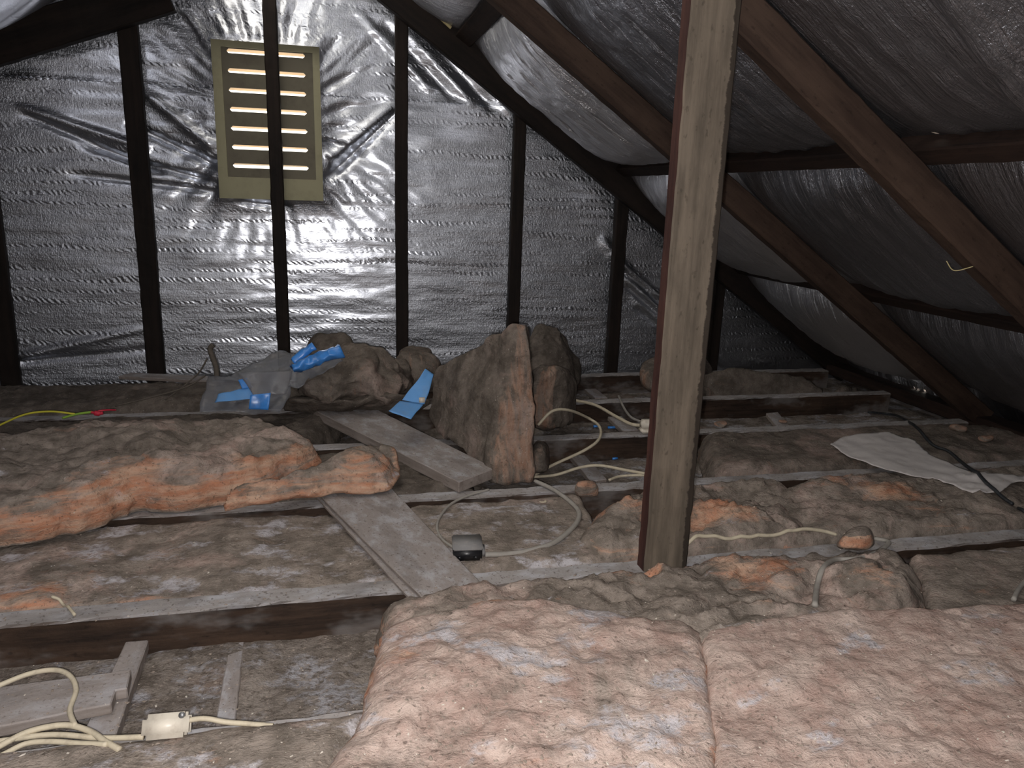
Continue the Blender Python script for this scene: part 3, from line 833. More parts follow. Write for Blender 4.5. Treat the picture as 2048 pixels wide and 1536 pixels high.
b = batt('insulation_batt', W2([(-150, 1530), (0, 1510), (240, 1484), (500, 1455), (700, 1434), (722, 1424), (696, 1472), (636, 1560), (540, 1800), (-150, 1800)], .008),
         0.002, 0.011, M['ins_flat'], seed=3, res=0.009, amp=(0.005, 0.004, 0.002), edge=0.02, e0=0.5, oj=0.003, tearamp=0.2)
tag(b, 'thin dusty insulation strip along the bottom left edge in front of the junction box', 'insulation')
# bay between the first two joists
o = W2([(752, 1228), (764, 1196), (800, 1182), (950, 1160), (1150, 1141), (1280, 1131), (1400, 1112), (1560, 1098), (1690, 1090), (1790, 1098), (1850, 1150), (1866, 1205), (1830, 1280), (1420, 1330), (1000, 1300), (790, 1290)], .02)
o[:, 1] = np.clip(o[:, 1], 1.062, 1.405)
b = batt('insulation_batt', o, FLOOR+0.01, 0.098, M['ins_mid'], seed=4, res=0.0075, amp=(0.026, 0.032, 0.007), edge=0.05, e0=0.35, tearamp=0.55,
         bumps=[B(1740, 1165, .04, .075, 0.050, .12), B(1800, 1190, .04, .05, 0.022), B(1300, 1165, .0, .020, -0.05, 1.2), B(1270, 1158, .0, .018, -0.035, .7), B(1480, 1150, .03, .05, .008, .35), B(1570, 1130, .03, .04, .01, .35), B(1760, 1200, .03, .05, .01, .3), B(1200, 1150, .0, .03, .012, .2), B(1440, 1120, .02, .05, 0.028, .3), B(1560, 1150, .03, .07, 0.018, .3),
                B(1150, 1155, .0, .03, -0.03, .5), B(900, 1200, 0, .08, -0.01), B(1330, 1140, 0.02, .06, .022), B(1635, 1170, .03, .028, -.02), B(1520, 1200, .03, .06, .01, .25)])
tag(b, 'crumpled grey and orange batt in front of the post foot, bulging at its right end', 'insulation')
o = W2([(1815, 1100), (2048, 1076), (2300, 1060), (2400, 1240), (1880, 1240), (1850, 1210)], .0); o[:, 1] = np.clip(o[:, 1], 1.06, 1.40)
b = batt('insulation_batt', o, FLOOR+0.01, 0.075, M['ins_mid'], seed=5, edge=0.03, tearamp=0.3); tag(b, 'flat grey batt at the right edge, right of the round bulge', 'insulation')
b = hexa('insulation_scrap', [atz(1662, 1104, .045), atz(1752, 1104, .045), aty(1690, 1064, 1.36), aty(1742, 1062, 1.36), aty(1672, 1096, 1.42), aty(1752, 1092, 1.42), aty(1700, 1050, 1.41), aty(1744, 1046, 1.41)],
         M['ins_mid'], (16, 12, 14), 3.0, (0.006, 0.005, 0.002), 6, lambda S: np.clip(-S[:, 1], 0, 1)*0.9*(S[:, 2] < 0.5))
tag(b, 'small orange lump of insulation perched on the joist right of the post', 'insulation')
# bay between joists two and three
b = batt('insulation_batt', [(-2.1, 1.464), (0.13, 1.464), (0.14, 1.864), (-2.1, 1.864)], FLOOR+0.008, 0.068, M['ins_flat'], seed=7, amp=(0.012, 0.009, 0.004), edge=0.03, oj=0.004, tearamp=0.4,
         bumps=[B(60, 1190, 0, .12, 0.012, .30), B(290, 1200, 0, .06, .006, .28)])
tag(b, 'flat dusty batt on the left between joists, in front of the big torn batt', 'insulation')
b = batt('insulation_batt', [(0.15, 1.464), (0.62, 1.464), (0.66, 1.864), (0.16, 1.864)], FLOOR+0.008, 0.078, M['ins_flat'], seed=8, amp=(0.008, 0.007, 0.004), edge=0.03, oj=0.004, tearamp=0.3)
tag(b, 'flat grey batt under the black box and its loop of cable', 'insulation')
o = W2([(1150, 1085), (1180, 1040), (1240, 1000), (1330, 975), (1440, 953), (1540, 960), (1590, 985), (1610, 1040), (1620, 1085), (1400, 1110), (1200, 1120)], .0); o[:, 1] = np.clip(o[:, 1], 1.465, 1.862)
b = batt('insulation_batt', o, FLOOR+0.01, 0.098, M['ins_mid'], seed=9, res=0.008, amp=(0.022, 0.032, 0.010), edge=0.06, tearamp=0.5,
         bumps=[B(1260, 1040, .0, .07, 0.02, .45), B(1430, 1030, .02, .07, 0.035, .55), B(1400, 1050, .02, .035, -.02, .5), B(1490, 1045, .02, .05, .02, .3), B(1400, 1000, 0, .05, .012, .2)])
tag(b, 'lumpy torn batt with orange fluff right behind the post', 'insulation')
o = W2([(1545, 985), (1640, 962), (1700, 950), (1800, 945), (2048, 940), (2300, 935), (2300, 1060), (2048, 1062), (1560, 1090), (1550, 1040)], .0); o[:, 1] = np.clip(o[:, 1], 1.465, 1.862)
b = batt('insulation_batt', o, FLOOR+0.01, 0.094, M['ins_mid'], seed=10, amp=(0.018, 0.024, 0.008), edge=0.05, tearamp=0.35,
         bumps=[B(1650, 985, .0, .06, 0.024, .15), B(1760, 1000, .0, .09, 0.02, .5), B(1920, 1010, 0, .1, .01)])
tag(b, 'dusty peach batt at the right below the pale paper sheet', 'insulation')
b = hexa('insulation_scrap', [atz(1146, 1000, 0.0), atz(1198, 998, 0), aty(1150, 966, 1.80), aty(1192, 964, 1.80), aty(1146, 985, 1.86), aty(1200, 985, 1.86), aty(1152, 960, 1.86), aty(1190, 958, 1.86)],
         M['ins_mid'], (12, 10, 10), 3.0, (0.005, 0.004, 0.002), 11, lambda S: np.clip(0.5+0*S[:, 0], 0, 1)); tag(b, 'small round orange tuft of insulation on the joist left of the post', 'insulation')
# bay three, right of the post
o = W2([(1450, 944), (1418, 925), (1400, 880), (1398, 862), (1500, 858), (1700, 848), (2048, 845), (2300, 850), (2300, 930), (2048, 925), (1700, 935)], .0); o[:, 1] = np.clip(o[:, 1], 1.925, 2.31)
b = batt('insulation_batt', o, FLOOR+0.008, 0.090, M['ins_heap'], seed=12, amp=(0.012, 0.008, 0.004), edge=0.05, tearamp=0.25); tag(b, 'flat brown batt between joists behind the pale paper sheet', 'insulation')
o = W2([(1720, 838), (1800, 830), (2048, 830), (2100, 846), (1720, 850)], .0)
# torn stack on the left
BT = W2([(-200, 1120, 0), (0, 1092, 0), (100, 1082, 0), (190, 1060, 0), (285, 1026, 0), (350, 1026, 0), (440, 1016, 0), (540, 990, 0), (610, 955, 0.02), (648, 920, 0.05), (600, 880, .08), (560, 855, .09), (525, 826, .10), (500, 824, .10), (420, 836, .10), (330, 824, .11), (235, 829, .11), (205, 845, .10), (180, 832, .10), (110, 853, .10), (60, 880, .09), (0, 882, .09), (-200, 900, .09)])
b = batt('insulation_batt', BT, 0.004, 0.100, M['ins_mid'], seed=13, res=0.0085, amp=(0.034, 0.030, 0.007), edge=0.05, e0=0.66, oj=0.020, tearamp=0.95, bulge=0.014,
         bumps=[B(300, 900, .1, .12, .015), B(480, 940, .06, .04, -0.02, .4), B(520, 960, .05, .04, .02, .5), B(250, 990, .05, .1, .01, .3), B(590, 910, .08, .05, .025, .2)])
tag(b, 'big torn batt at the left, grey on top with a long orange ragged edge', 'insulation')
RL = W2([(440, 1026, 0.025), (560, 1006, 0.025), (690, 990, 0.025), (740, 992, 0.025), (778, 985, 0.03), (784, 950, .05), (776, 905, .075), (740, 895, .08), (690, 912, .08), (640, 930, .08), (560, 955, .08), (480, 975, .07)])
b = batt('insulation_roll', RL, 0.030, 0.062, M['ins_mid'], seed=14, res=0.009, amp=(0.024, 0.024, 0.006), edge=0.05, e0=0.35, oj=0.014, tearamp=0.85, bulge=0.012, base_tear=0.1,
         bumps=[B(720, 950, .06, .05, .02, .3)])
tag(b, 'torn tongue of orange insulation lying over the far end of the narrow board', 'insulation')
b = hexa('insulation_scrap', [aty(762, 960, 1.98), aty(806, 962, 1.98), aty(752, 888, 2.0), aty(790, 900, 2.0), aty(764, 945, 2.04), aty(800, 948, 2.04), aty(756, 884, 2.04), aty(792, 892, 2.04)],
         M['ins_mid'], (12, 8, 16), 4.0, (0.010, 0.006, 0.002), 15, lambda S: np.clip(S[:, 0]*0.8, 0, 1)*0.9); tag(b, 'orange flap of insulation at the tip of the torn tongue', 'insulation')
# brown ground cover behind the torn stack
b = batt('insulation_batt', [(-2.1, 2.374), (-0.10, 2.374), (0.05, 2.745), (-2.1, 2.745)], FLOOR+0.008, 0.088, M['ins_old'], seed=16, amp=(0.02, 0.014, 0.006), edge=0.06, tearamp=0.2); tag(b, 'dark brown batt on the left behind the torn stack, under the green wire', 'insulation')
b = batt('insulation_batt', [(-2.1, 2.808), (-0.15, 2.808), (-0.05, 3.186), (-2.1, 3.186)], FLOOR+0.008, 0.100, M['ins_old'], seed=17, amp=(0.022, 0.014, 0.006), edge=0.06, tearamp=0.2); tag(b, 'dark brown batt on the left at the foot of the foil gable', 'insulation')
b = batt('insulation_batt', [(-0.35, 1.925), (0.38, 1.925), (0.36, 2.314), (-0.35, 2.314)], FLOOR+0.008, 0.080, M['ins_old'], seed=18, amp=(0.012, 0.010, 0.005), edge=0.05, tearamp=0.2); tag(b, 'brown dusty batt under the wide board, right of the torn stack', 'insulation')
# heap in the middle
def tf_main(S): return np.clip(-S[:, 1]-0.85, 0, 0.15)/0.15*0.50*np.clip(1.25-0.6*S[:, 2], 0.3, 1.2)
b = hexa('insulation_batt', [aty(988, 976, 1.955), aty(1072, 972, 1.955), aty(1036, 640, 2.12), aty(1056, 648, 2.12), aty(846, 838, 2.42), aty(1000, 830, 2.60), aty(862, 742, 2.48), aty(1050, 680, 2.62)],
         M['ins_heap'], (30, 64, 68), 14.0, (0.020, 0.0095, 0.003), 19, tf_main)
tag(b, 'tall brown insulation batt standing on edge in the centre, its pink edge facing the viewer', 'insulation')
b = hexa('insulation_batt', [atz(1056, 868, -.02), atz(1142, 866, -.02), aty(1062, 728, 2.46), aty(1122, 728, 2.46), aty(1060, 835, 2.72), aty(1158, 835, 2.72), aty(1070, 735, 2.70), aty(1160, 752, 2.70)],
         M['ins_heap'], (20, 22, 26), 4.0, (0.022, 0.010, 0.004), 20, lambda S: np.clip(-S[:, 1]-0.5, 0, 0.5)*1.2*(np.abs(S[:, 0]+.1) < .5)); tag(b, 'rounded brown batt with an orange front, tucked right of the standing batt', 'insulation')
b = hexa('insulation_batt', [aty(1040, 792, 2.86), aty(1160, 792, 2.86), aty(1062, 652, 2.92), aty(1112, 652, 2.92), aty(1046, 772, 3.12), aty(1168, 772, 3.12), aty(1066, 650, 3.12), aty(1140, 668, 3.12)],
         M['ins_old'], (20, 16, 22), 4.0, (0.03, 0.012, 0.004), 21, None); tag(b, 'very dark lump of insulation behind the standing batt, against the foil', 'insulation')
b = hexa('insulation_scrap', [atz(1058, 958, -.02), atz(1100, 956, -.02), aty(1062, 890, 2.06), aty(1092, 892, 2.06), aty(1060, 930, 2.2), aty(1104, 930, 2.2), aty(1066, 880, 2.2), aty(1098, 890, 2.2)],
         M['ins_heap'], (12, 12, 12), 3.0, (0.012, 0.007, 0.003), 22, lambda S: 0.3+0*S[:, 0]); tag(b, 'small brown lump at the right foot of the standing batt', 'insulation')
b = hexa('insulation_batt', [aty(585, 815, 2.48), aty(815, 815, 2.48), aty(640, 720, 2.62), aty(775, 695, 2.62), aty(575, 780, 3.05), aty(850, 780, 3.05), aty(640, 690, 2.95), aty(765, 672, 2.95)],
         M['ins_heap'], (34, 30, 22), 3.0, (0.045, 0.020, 0.006), 23, lambda S: 0.12+0*S[:, 0], zmin=-0.06); tag(b, 'crumpled brown heap of insulation left of the blue torn strip', 'insulation')
b = hexa('insulation_batt', [aty(600, 760, 2.98), aty(735, 760, 2.98), aty(625, 690, 3.02), aty(712, 690, 3.02), aty(590, 745, 3.17), aty(750, 745, 3.17), aty(632, 655, 3.12), aty(690, 662, 3.12)],
         M['ins_old'], (22, 10, 20), 3.5, (0.022, 0.012, 0.004), 24, None); tag(b, 'dark brown peaked batt at the back, just above the folded blue plastic', 'insulation')
b = hexa('insulation_batt', [aty(775, 792, 2.84), aty(895, 792, 2.84), aty(790, 705, 2.92), aty(870, 705, 2.92), aty(780, 770, 3.12), aty(900, 770, 3.12), aty(800, 694, 3.10), aty(868, 694, 3.10)],
         M['ins_heap'], (20, 14, 18), 3.0, (0.025, 0.012, 0.004), 25, lambda S: 0.2+0*S[:, 0]); tag(b, 'brown lump behind the blue torn strip, below the stud right of the vent', 'insulation')
b = hexa('insulation_batt', [atz(560, 836, .0), atz(850, 830, .0), aty(590, 800, 2.5), aty(840, 790, 2.5), aty(560, 815, 2.7), aty(870, 805, 2.7), aty(580, 790, 2.7), aty(850, 780, 2.7)],
         M['ins_old'], (26, 12, 8), 3.0, (0.02, 0.014, 0.005), 26, lambda S: 0.15+0*S[:, 0], zmin=-0.07); tag(b, 'low brown scraps of insulation behind the wide board', 'insulation')
# right rear
b = hexa('insulation_roll', [atz(1285, 800, .0), aty(1425, 800, 2.82), aty(1278, 722, 2.88), aty(1420, 718, 2.90), aty(1290, 775, 3.14), aty(1430, 775, 3.14), aty(1280, 708, 3.12), aty(1425, 706, 3.12)],
         M['ins_heap'], (22, 18, 18), 3.2, (0.012, 0.008, 0.003), 27, lambda S: np.clip(-S[:, 0]-0.4, 0, .6)*0.7); tag(b, 'rolled brown insulation half hidden behind the post, near the gable', 'insulation')
HP = W2([(1395, 800, .0), (1700, 786, .0), (1720, 776, .0), (1660, 768, .04), (1600, 752, .06), (1540, 735, .1), (1420, 735, .1), (1390, 760, .05)])
HP[:, 1] = np.clip(HP[:, 1], 2.806, 3.18)
b = batt('insulation_batt', HP, -0.03, 0.13, M['ins_old'], seed=28, amp=(0.01, 0.006, 0.003), edge=0.22, e0=0.15, tearamp=0.1, bumps=[B(1500, 740, .1, .25, .13), B(1420, 790, .03, .04, -.02, .5)]); tag(b, 'low dark mound of insulation at the far right under the roof slope', 'insulation')
b = hexa('insulation_scrap', [aty(1398, 808, 2.79), aty(1432, 808, 2.79), aty(1400, 775, 2.80), aty(1425, 778, 2.80), aty(1398, 800, 2.86), aty(1435, 800, 2.86), aty(1400, 770, 2.86), aty(1428, 772, 2.86)],
         M['ins_heap'], (8, 8, 8), 3.0, (0.006, 0.004, 0.002), 29, lambda S: 0.4+0*S[:, 0]); tag(b, 'small orange scrap hanging over the far joist right of the post', 'insulation')

# ================================================================== BOARDS
def bz(pts, z): return [atz(x, y, z) for x, y in pts]
p = prism('plank', bz([(918, 964), (990, 936), (690, 787), (578, 795)], 0.036), 0.032, M['board'], surf=True, axis=(1, 2)); tag(p, 'wide grey dusty board lying left of the standing batt', 'board')
p = prism('plank', bz([(846, 1224), (935, 1206), (770, 960), (626, 985)], 0.011), 0.009, M['board'], surf=True, axis=(1, 2)); tag(p, 'lower thin board just showing under the left side of the narrow board', 'board')
p = prism('plank', bz([(874, 1224), (996, 1200), (782, 975), (634, 985)], 0.022), 0.009, M['board'], surf=True, axis=(1, 2)); tag(p, 'narrow grey dusty board crossing the joist left of the black box', 'board')
p = prism('lath', bz([(300, 1268), (258, 1266), (150, 1500), (222, 1500)], -0.055), 0.022, M['lath'], surf=True, axis=(1, 2)); tag(p, 'pale batten running from the dark joist down to the junction box cables', 'board')
p = prism('plank', bz([(-220, 1412), (0, 1373), (262, 1338), (254, 1376), (231, 1380), (222, 1407), (0, 1452), (-220, 1495)], -0.030), 0.020, M['lath'], surf=True, axis=(0, 2)); tag(p, 'pale notched board at the left edge lying over the batten', 'board')
p = prism('lath', bz([(490, 1272), (462, 1272), (430, 1445), (470, 1445)], -0.079), 0.016, M['board'], surf=True, axis=(1, 2)); tag(p, 'dust-covered batten barely showing above the right end of the white box', 'board')
p = prism('lath', bz([(1166, 906), (1138, 908), (1182, 962), (1214, 958)], -0.060), 0.018, M['board'], surf=True, axis=(1, 2)); tag(p, 'short grey batten behind the small orange tuft left of the post', 'board')
p = prism('lath', bz([(1236, 826), (1210, 828), (1246, 862), (1278, 860)], -0.06), 0.018, M['board'], surf=True, axis=(1, 2)); tag(p, 'short grey batten left of the far white box', 'board')
p = prism('lath', bz([(1180, 768), (1158, 768), (1190, 796), (1216, 796)], -0.06), 0.018, M['board'], surf=True, axis=(1, 2)); tag(p, 'short grey batten right of the rounded batt, near the gable', 'board')
p = prism('lath', bz([(1556, 824), (1532, 826), (1556, 856), (1582, 854)], -0.045), 0.016, M['board'], surf=True, axis=(1, 2)); tag(p, 'short grey batten in the shadow behind the batt right of the post', 'board')
p = prism('plank', bz([(236, 752), (262, 745), (420, 752), (420, 762)], 0.03), 0.014, M['board'], surf=True, axis=(1, 2)); tag(p, 'thin brown board lying at the foot of the stud left of the vent', 'board')

build_bvh()

# ================================================================== JUNCTION BOXES AND CABLES
def rbox(w, d, h, r=0.006, seg=2):
    bm = bmesh.new(); bmesh.ops.create_cube(bm, size=1.0)
    for v in bm.verts: v.co = (v.co.x*w, v.co.y*d, v.co.z*h)
    bmesh.ops.bevel(bm, geom=list(bm.edges), offset=r, segments=seg, affect='EDGES')
    bm.verts.index_update()
    V = np.array([v.co for v in bm.verts]); Fc = [[v.index for v in f.verts] for f in bm.faces]; bm.free(); return V, Fc
def frame_at(X, Y, O):
    X = np.asarray(X, float)/np.linalg.norm(X); Y = np.asarray(Y, float); Y = Y-X*(X@Y); Y /= np.linalg.norm(Y); Z = np.cross(X, Y)
    return lambda V: np.asarray(V)@np.array([X, Y, Z])+np.asarray(O, float)
def cyl(c0, c1, r, n=14): return tubeg(np.array([np.asarray(c0, float), np.asarray(c1, float)]), r, n)

# white box, leaning on its edge
bl, br = atz(284, 1488, 0.016), atz(379, 1479, 0.016)
tl, tr = aty(279, 1434, bl[1]+0.022), aty(370, 1408, br[1]+0.028)
X = (br-bl); Y = (tl-bl); w_, h_ = np.linalg.norm(X), np.linalg.norm(tl-bl)*0.95
O = (bl+br+tr+tl)/4
fr = frame_at(X, Y, O)
jb = empty('junction_box', (O[0], O[1], O[2]-0.03)); tag(jb, 'white plastic junction box with rounded corners at the lower left', 'junction box')
V, Fc = rbox(w_, h_, 0.022, 0.007); mk('lid', fr(V+np.array([0, 0, -0.011])), Fc, M['cream'], jb)
V, Fc = rbox(w_*0.97, h_*0.97, 0.018, 0.005); mk('base', fr(V+np.array([0, 0, -0.030])), Fc, M['cream'], jb)
mk('screw', fr(np.array(cyl((w_*0.36, h_*0.36, -0.001), (w_*0.36, h_*0.36, 0.0012), 0.0045)[0])), cyl((0, 0, 0), (0, 0, 1), 1)[1], M['screw'], jb)
# black box with a dusty top
O = hit(938, 1128, 0.0)
bx = frame_at((1, -0.10, 0), (0.10, 1, 0.12), O+np.array([0, 0.028, 0.022]))
bb = empty('junction_box', O); tag(bb, 'black plastic box, dusty grey on top, beside the narrow board', 'junction box')
V, Fc = rbox(0.064, 0.056, 0.030, 0.005); mk('body', bx(V), Fc, M['black'], bb)
V, Fc = rbox(0.067, 0.059, 0.008, 0.003); mk('lid', bx(V+np.array([0, 0, 0.017])), Fc, M['greyplastic'], bb)
for sx in (-1, 1):
    V, Fc = cyl((sx*0.018, -0.0282, -0.004), (sx*0.018, -0.0295, -0.004), 0.004, 10)
    mk('knockout', bx(np.array(V)), Fc, M['black'], bb)
V, Fc = rbox(0.008, 0.03, 0.016, 0.002); mk('cable_clamp', bx(V+np.array([0.036, 0.0, -0.004])), Fc, M['greyplastic'], bb)
# far box on the joist
O = aty(1297, 858, 2.345); O = np.array([O[0], 2.345, 0.004])
fb = empty('junction_box', O); tag(fb, 'small white junction box on the far joist, touching the left side of the post', 'junction box')
V, Fc = rbox(0.062, 0.040, 0.014, 0.004); mk('base', V+O+np.array([0, 0, 0.008]), Fc, M['cream'], fb)
V, Fc = rbox(0.058, 0.036, 0.032, 0.005); mk('lid', V+O+np.array([0, 0, 0.030]), Fc, M['cream'], fb)

def cab(pts, r, mat, label, **kw):
    o = cable('cable', pts, r, M[mat], **kw); tag(o, label, 'cable'); return o
cab([(-60, 1395, 0, 0.000), (0, 1370, 0, 0.005), (60, 1347, 0, 0.010), (110, 1340, 0, 0.012), (140, 1352, 0, 0.012), (152, 1380, 0, 0.010), (140, 1420, 0, 0.008), (150, 1452, 0, 0.010)], 0.0042, 'creamcable', 'cream cable looping up over the notched board at the left edge')
cab([(-60, 1525, 0, 0.000), (0, 1492, 0, 0.000), (50, 1466, 0, 0.005), (100, 1453, 0, 0.008), (140, 1451, 0, 0.008), (180, 1463, 0, 0.008), (212, 1484, 0, 0.010), (240, 1500, 0, 0.010)], 0.0046, 'creamcable', 'cream cable arching from the left edge down to the front insulation strip')
cab([(-60, 1490, 0, 0.000), (0, 1482, 0, 0.000), (80, 1471, 0, 0.002), (130, 1470, 0, 0.004), (200, 1476, 0, 0.006), (287, 1474, 0, 0.014)], 0.0042, 'creamcable', 'cream cable running straight into the left side of the white box')
cab([(-60, 1536, 0, 0.000), (0, 1512, 0, 0.000), (50, 1488, 0, 0.002), (100, 1483, 0, 0.004), (160, 1487, 0, 0.006), (214, 1489, 0, 0.012)], 0.0040, 'creamcable', 'lowest cream cable at the left edge, ending before the white box')
cab([(372, 1441, 0, 0.030), (410, 1437, 0, 0.022), (450, 1444, 0, 0.012), (500, 1448, 0, 0.008), (546, 1452, 0, 0.008)], 0.0040, 'creamcable', 'short cream cable leaving the right side of the white box')
cab([(104, 1196), (126, 1214), (150, 1233)], 0.0030, 'creamcable', 'short cream cable offcut lying near the dark joist at the left')
cab([(970, 1109, 0, 0.012), (1010, 1108, 0, 0.006), (1055, 1102, 0, 0.004), (1110, 1084, 0, 0.004), (1150, 1050, 0, 0.004), (1158, 1025, 0, 0.004), (1140, 1003, 0, 0.006), (1105, 978, 0, 0.008), (1070, 962, 0, 0.008)], 0.0058, 'greycable', 'thick grey cable looping from the black box to the standing batt', flat=1.15)
cab([(908, 1096, 0, 0.010), (884, 1078, 0, 0.004), (874, 1055, 0, 0.004), (882, 1030, 0, 0.004), (905, 1006, 0, 0.004), (940, 990, 0, 0.004), (978, 979, 0, 0.004)], 0.0034, 'greycable', 'thin pale grey cable curving up from the left of the black box')
cab([(1066, 951, 0, -0.070), (1110, 928, 0, -0.050), (1170, 900, 0, -0.010), (1198, 878, 0, 0.012), (1200, 855, 0, 0.020), (1180, 838, 0, 0.030), (1140, 821, 2.36), (1105, 822, 2.34), (1076, 850, 2.34)], 0.0050, 'creamcable', 'cream cable looping beside the rounded batt right of the standing batt')
cab([(1060, 954, 0, -0.060), (1110, 950, 0, -0.060), (1160, 935, 0, -0.030), (1200, 931, 0, -0.020), (1250, 940, 0, -0.020), (1310, 951, 0, -0.010)], 0.0048, 'creamcable', 'cream cable running from the standing batt to the post, behind the tuft')
cab([(1218, 960, 0, -0.030), (1245, 952, 0, -0.030), (1310, 950, 0, -0.015)], 0.0042, 'creamcable', 'short cream cable end on the floor touching the left of the post')
cab([(1146, 800, 0, 0.010), (1190, 810, 0, 0.020), (1230, 832, 0, 0.020), (1262, 848, 0, 0.020), (1288, 851, 0, 0.020)], 0.0062, 'creamcable', 'cream cable running from the rounded batt into the far white box')
cab([(1238, 792, 0, 0.005), (1246, 812, 0, 0.012), (1262, 834, 0, 0.020), (1288, 846, 0, 0.025)], 0.0048, 'greycable', 'grey cable dropping from the second far joist to the far white box')
cab([(1374, 1092), (1410, 1077), (1450, 1082), (1500, 1080), (1560, 1073), (1605, 1062), (1645, 1066), (1672, 1073)], 0.0046, 'creamcable', 'cream cable lying along the joist right of the post')
cab([(1750, 1077, 0, 0.015), (1777, 1084, 0, 0.022), (1764, 1098, 0, 0.026), (1738, 1111, 0, 0.030), (1704, 1118, 0, 0.034), (1670, 1124), (1646, 1140), (1634, 1175), (1629, 1216)], 0.0050, 'greycable', 'pale grey cable draped over the round bulge of insulation', flat=1.2)
cab([(2110, 1130), (2060, 1160), (2040, 1178), (2026, 1204)], 0.0050, 'greycable', 'grey cable end at the right edge above the large pink batt')
# paper sheet
PO = W2([(1660, 886), (1690, 872), (1780, 865), (1830, 881), (1862, 908), (1900, 926), (1952, 946), (2048, 950), (2120, 950), (2120, 968), (2030, 962), (2000, 984), (1945, 987), (1905, 968), (1870, 957), (1830, 955), (1780, 942), (1700, 912)], .035)
Q, d, nr, Fc = snapgrid(densify(PO, 0.012), 0.012)
z = 0.035+0.006*fbm(xyz(Q[:, 0], Q[:, 1]), 6, 2, 3)+0.004*fbm(xyz(Q[:, 0], Q[:, 1]), 18, 2, 4)
zg = np.array([drop(x, y)[2] for x, y in Q]); z = np.maximum(z, zg+0.004)
V = np.vstack([xyz(Q[:, 0], Q[:, 1], z), xyz(Q[:, 0], Q[:, 1], z-0.0015)])
n = len(Q); F2 = list(Fc)+[tuple(i+n for i in f[::-1]) for f in Fc]+[(b, a, a+n, b+n) for a, b in rim(Fc)]
p = mk('paper_sheet', V, F2, M['paper'], surf=True); tag(p, 'pale torn paper sheet lying on the insulation at the right', 'paper')
build_bvh()
cab([(1735, 828), (1790, 836), (1830, 858), (1862, 893), (1905, 918), (1960, 962), (2000, 998), (2024, 1015)], 0.0052, 'blackcable', 'black cable lying across the pale paper sheet', lifts=[.004]*8)
cab([(2036, 1020), (2050, 1028), (2080, 1045)], 0.0046, 'blackcable', 'short black cable end at the right edge below the paper sheet')
# earth wire with a red connector
gw = empty('earth_wire', hit(100, 826)); tag(gw, 'green and yellow wire with a red connector at the far left', 'wire')
P = [hit(x, y, 0.012) for x, y in ((205, 836), (230, 832))]
P0 = [aty(-40, 868, 2.36), aty(0, 850, 2.36), aty(50, 829, 2.36), aty(100, 823, 2.36), aty(150, 828, 2.36), aty(185, 824, 2.36)]
mk('yellow_strand', *tubeg(spline(P0[:5]), 0.0030), M['yellowwire'], gw)['label'] = 'yellow strand'
mk('green_strand', *tubeg(spline([aty(125, 836, 2.36), aty(155, 828, 2.36), aty(185, 824, 2.36)]), 0.0036), M['greenwire'], gw)['label'] = 'green strand'
mk('connector', *tubeg(spline([aty(182, 824, 2.36), aty(190, 826, 2.36), aty(198, 827, 2.36), aty(206, 826, 2.36)], 4), np.array([.004]*4+[.008]*5+[.005]*4)[:13]), M['red'], gw)['label'] = 'red connector'
mk('red_strand', *tubeg(spline([aty(196, 822, 2.37), aty(215, 820, 2.38), aty(232, 820, 2.40)]), 0.0024), M['red'], gw)['label'] = 'red strand'

# ================================================================== PLASTIC WRAPPING
def sheet(name, c4, nu, nv, amp, seed, mat, parent, bend=None, th=0.001):
    """crumpled sheet between four corners (a b / d c)"""
    u, v, Fc = grid(0, 1, 0, 1, nu, nv)
    a, b, c, d = (np.asarray(q, float) for q in c4)
    P = a*((1-u)*(1-v))[:, None]+b*(u*(1-v))[:, None]+c*(u*v)[:, None]+d*((1-u)*v)[:, None]
    nrm = np.cross(b-a, d-a); nrm /= np.linalg.norm(nrm)
    h = amp*(0.4-np.abs(fbm(P, 9, 3, seed)))+amp*0.4*fbm(P, 24, 2, seed+1)
    if bend is not None: h = h+bend(u, v)
    P = P+nrm*h[:, None]+np.stack([fbm(P, 12, 2, seed+2), fbm(P, 12, 2, seed+3), 0*h], 1)*amp*0.5
    n = len(P); V = np.vstack([P, P-nrm*th])
    F2 = [tuple(f) for f in Fc]; F3 = F2+[tuple(i+n for i in f[::-1]) for f in F2]+[(q, p, p+n, q+n) for p, q in rim(F2)]
    return mk(name, V, F3, mat, parent)
wr = empty('plastic_wrapper', atz(500, 815, 0.02)); tag(wr, 'crumpled clear and blue plastic wrapper on the brown heap at the left', 'wrapper')
sheet('film', [aty(398, 826, 2.52), aty(560, 826, 2.50), aty(585, 770, 2.60), aty(418, 752, 2.66)], 30, 22, 0.016, 3, M['film'], wr)
sheet('film', [aty(440, 762, 2.62), aty(600, 775, 2.58), aty(690, 722, 2.62), aty(560, 702, 2.80)], 30, 22, 0.014, 5, M['film'], wr)
sheet('film', [aty(476, 745, 2.56), aty(585, 742, 2.54), aty(572, 788, 2.50), aty(506, 790, 2.50)], 18, 14, 0.008, 8, M['film'], wr)
o = sheet('blue_print', [aty(436, 788, 2.545), aty(500, 774, 2.540), aty(508, 796, 2.510), aty(430, 806, 2.520)], 18, 10, 0.007, 6, M['bluepale'], wr); o['label'] = 'blue printed band'
o = sheet('blue_print', [aty(500, 790, 2.490), aty(541, 786, 2.485), aty(536, 820, 2.475), aty(498, 818, 2.480)], 12, 10, 0.006, 7, M['blue'], wr); o['label'] = 'bright blue printed patch'
o = sheet('blue_print', [aty(476, 760, 2.545), aty(494, 756, 2.545), aty(506, 776, 2.535), aty(484, 778, 2.535)], 10, 8, 0.004, 9, M['blue'], wr); o['label'] = 'bright blue printed patch'
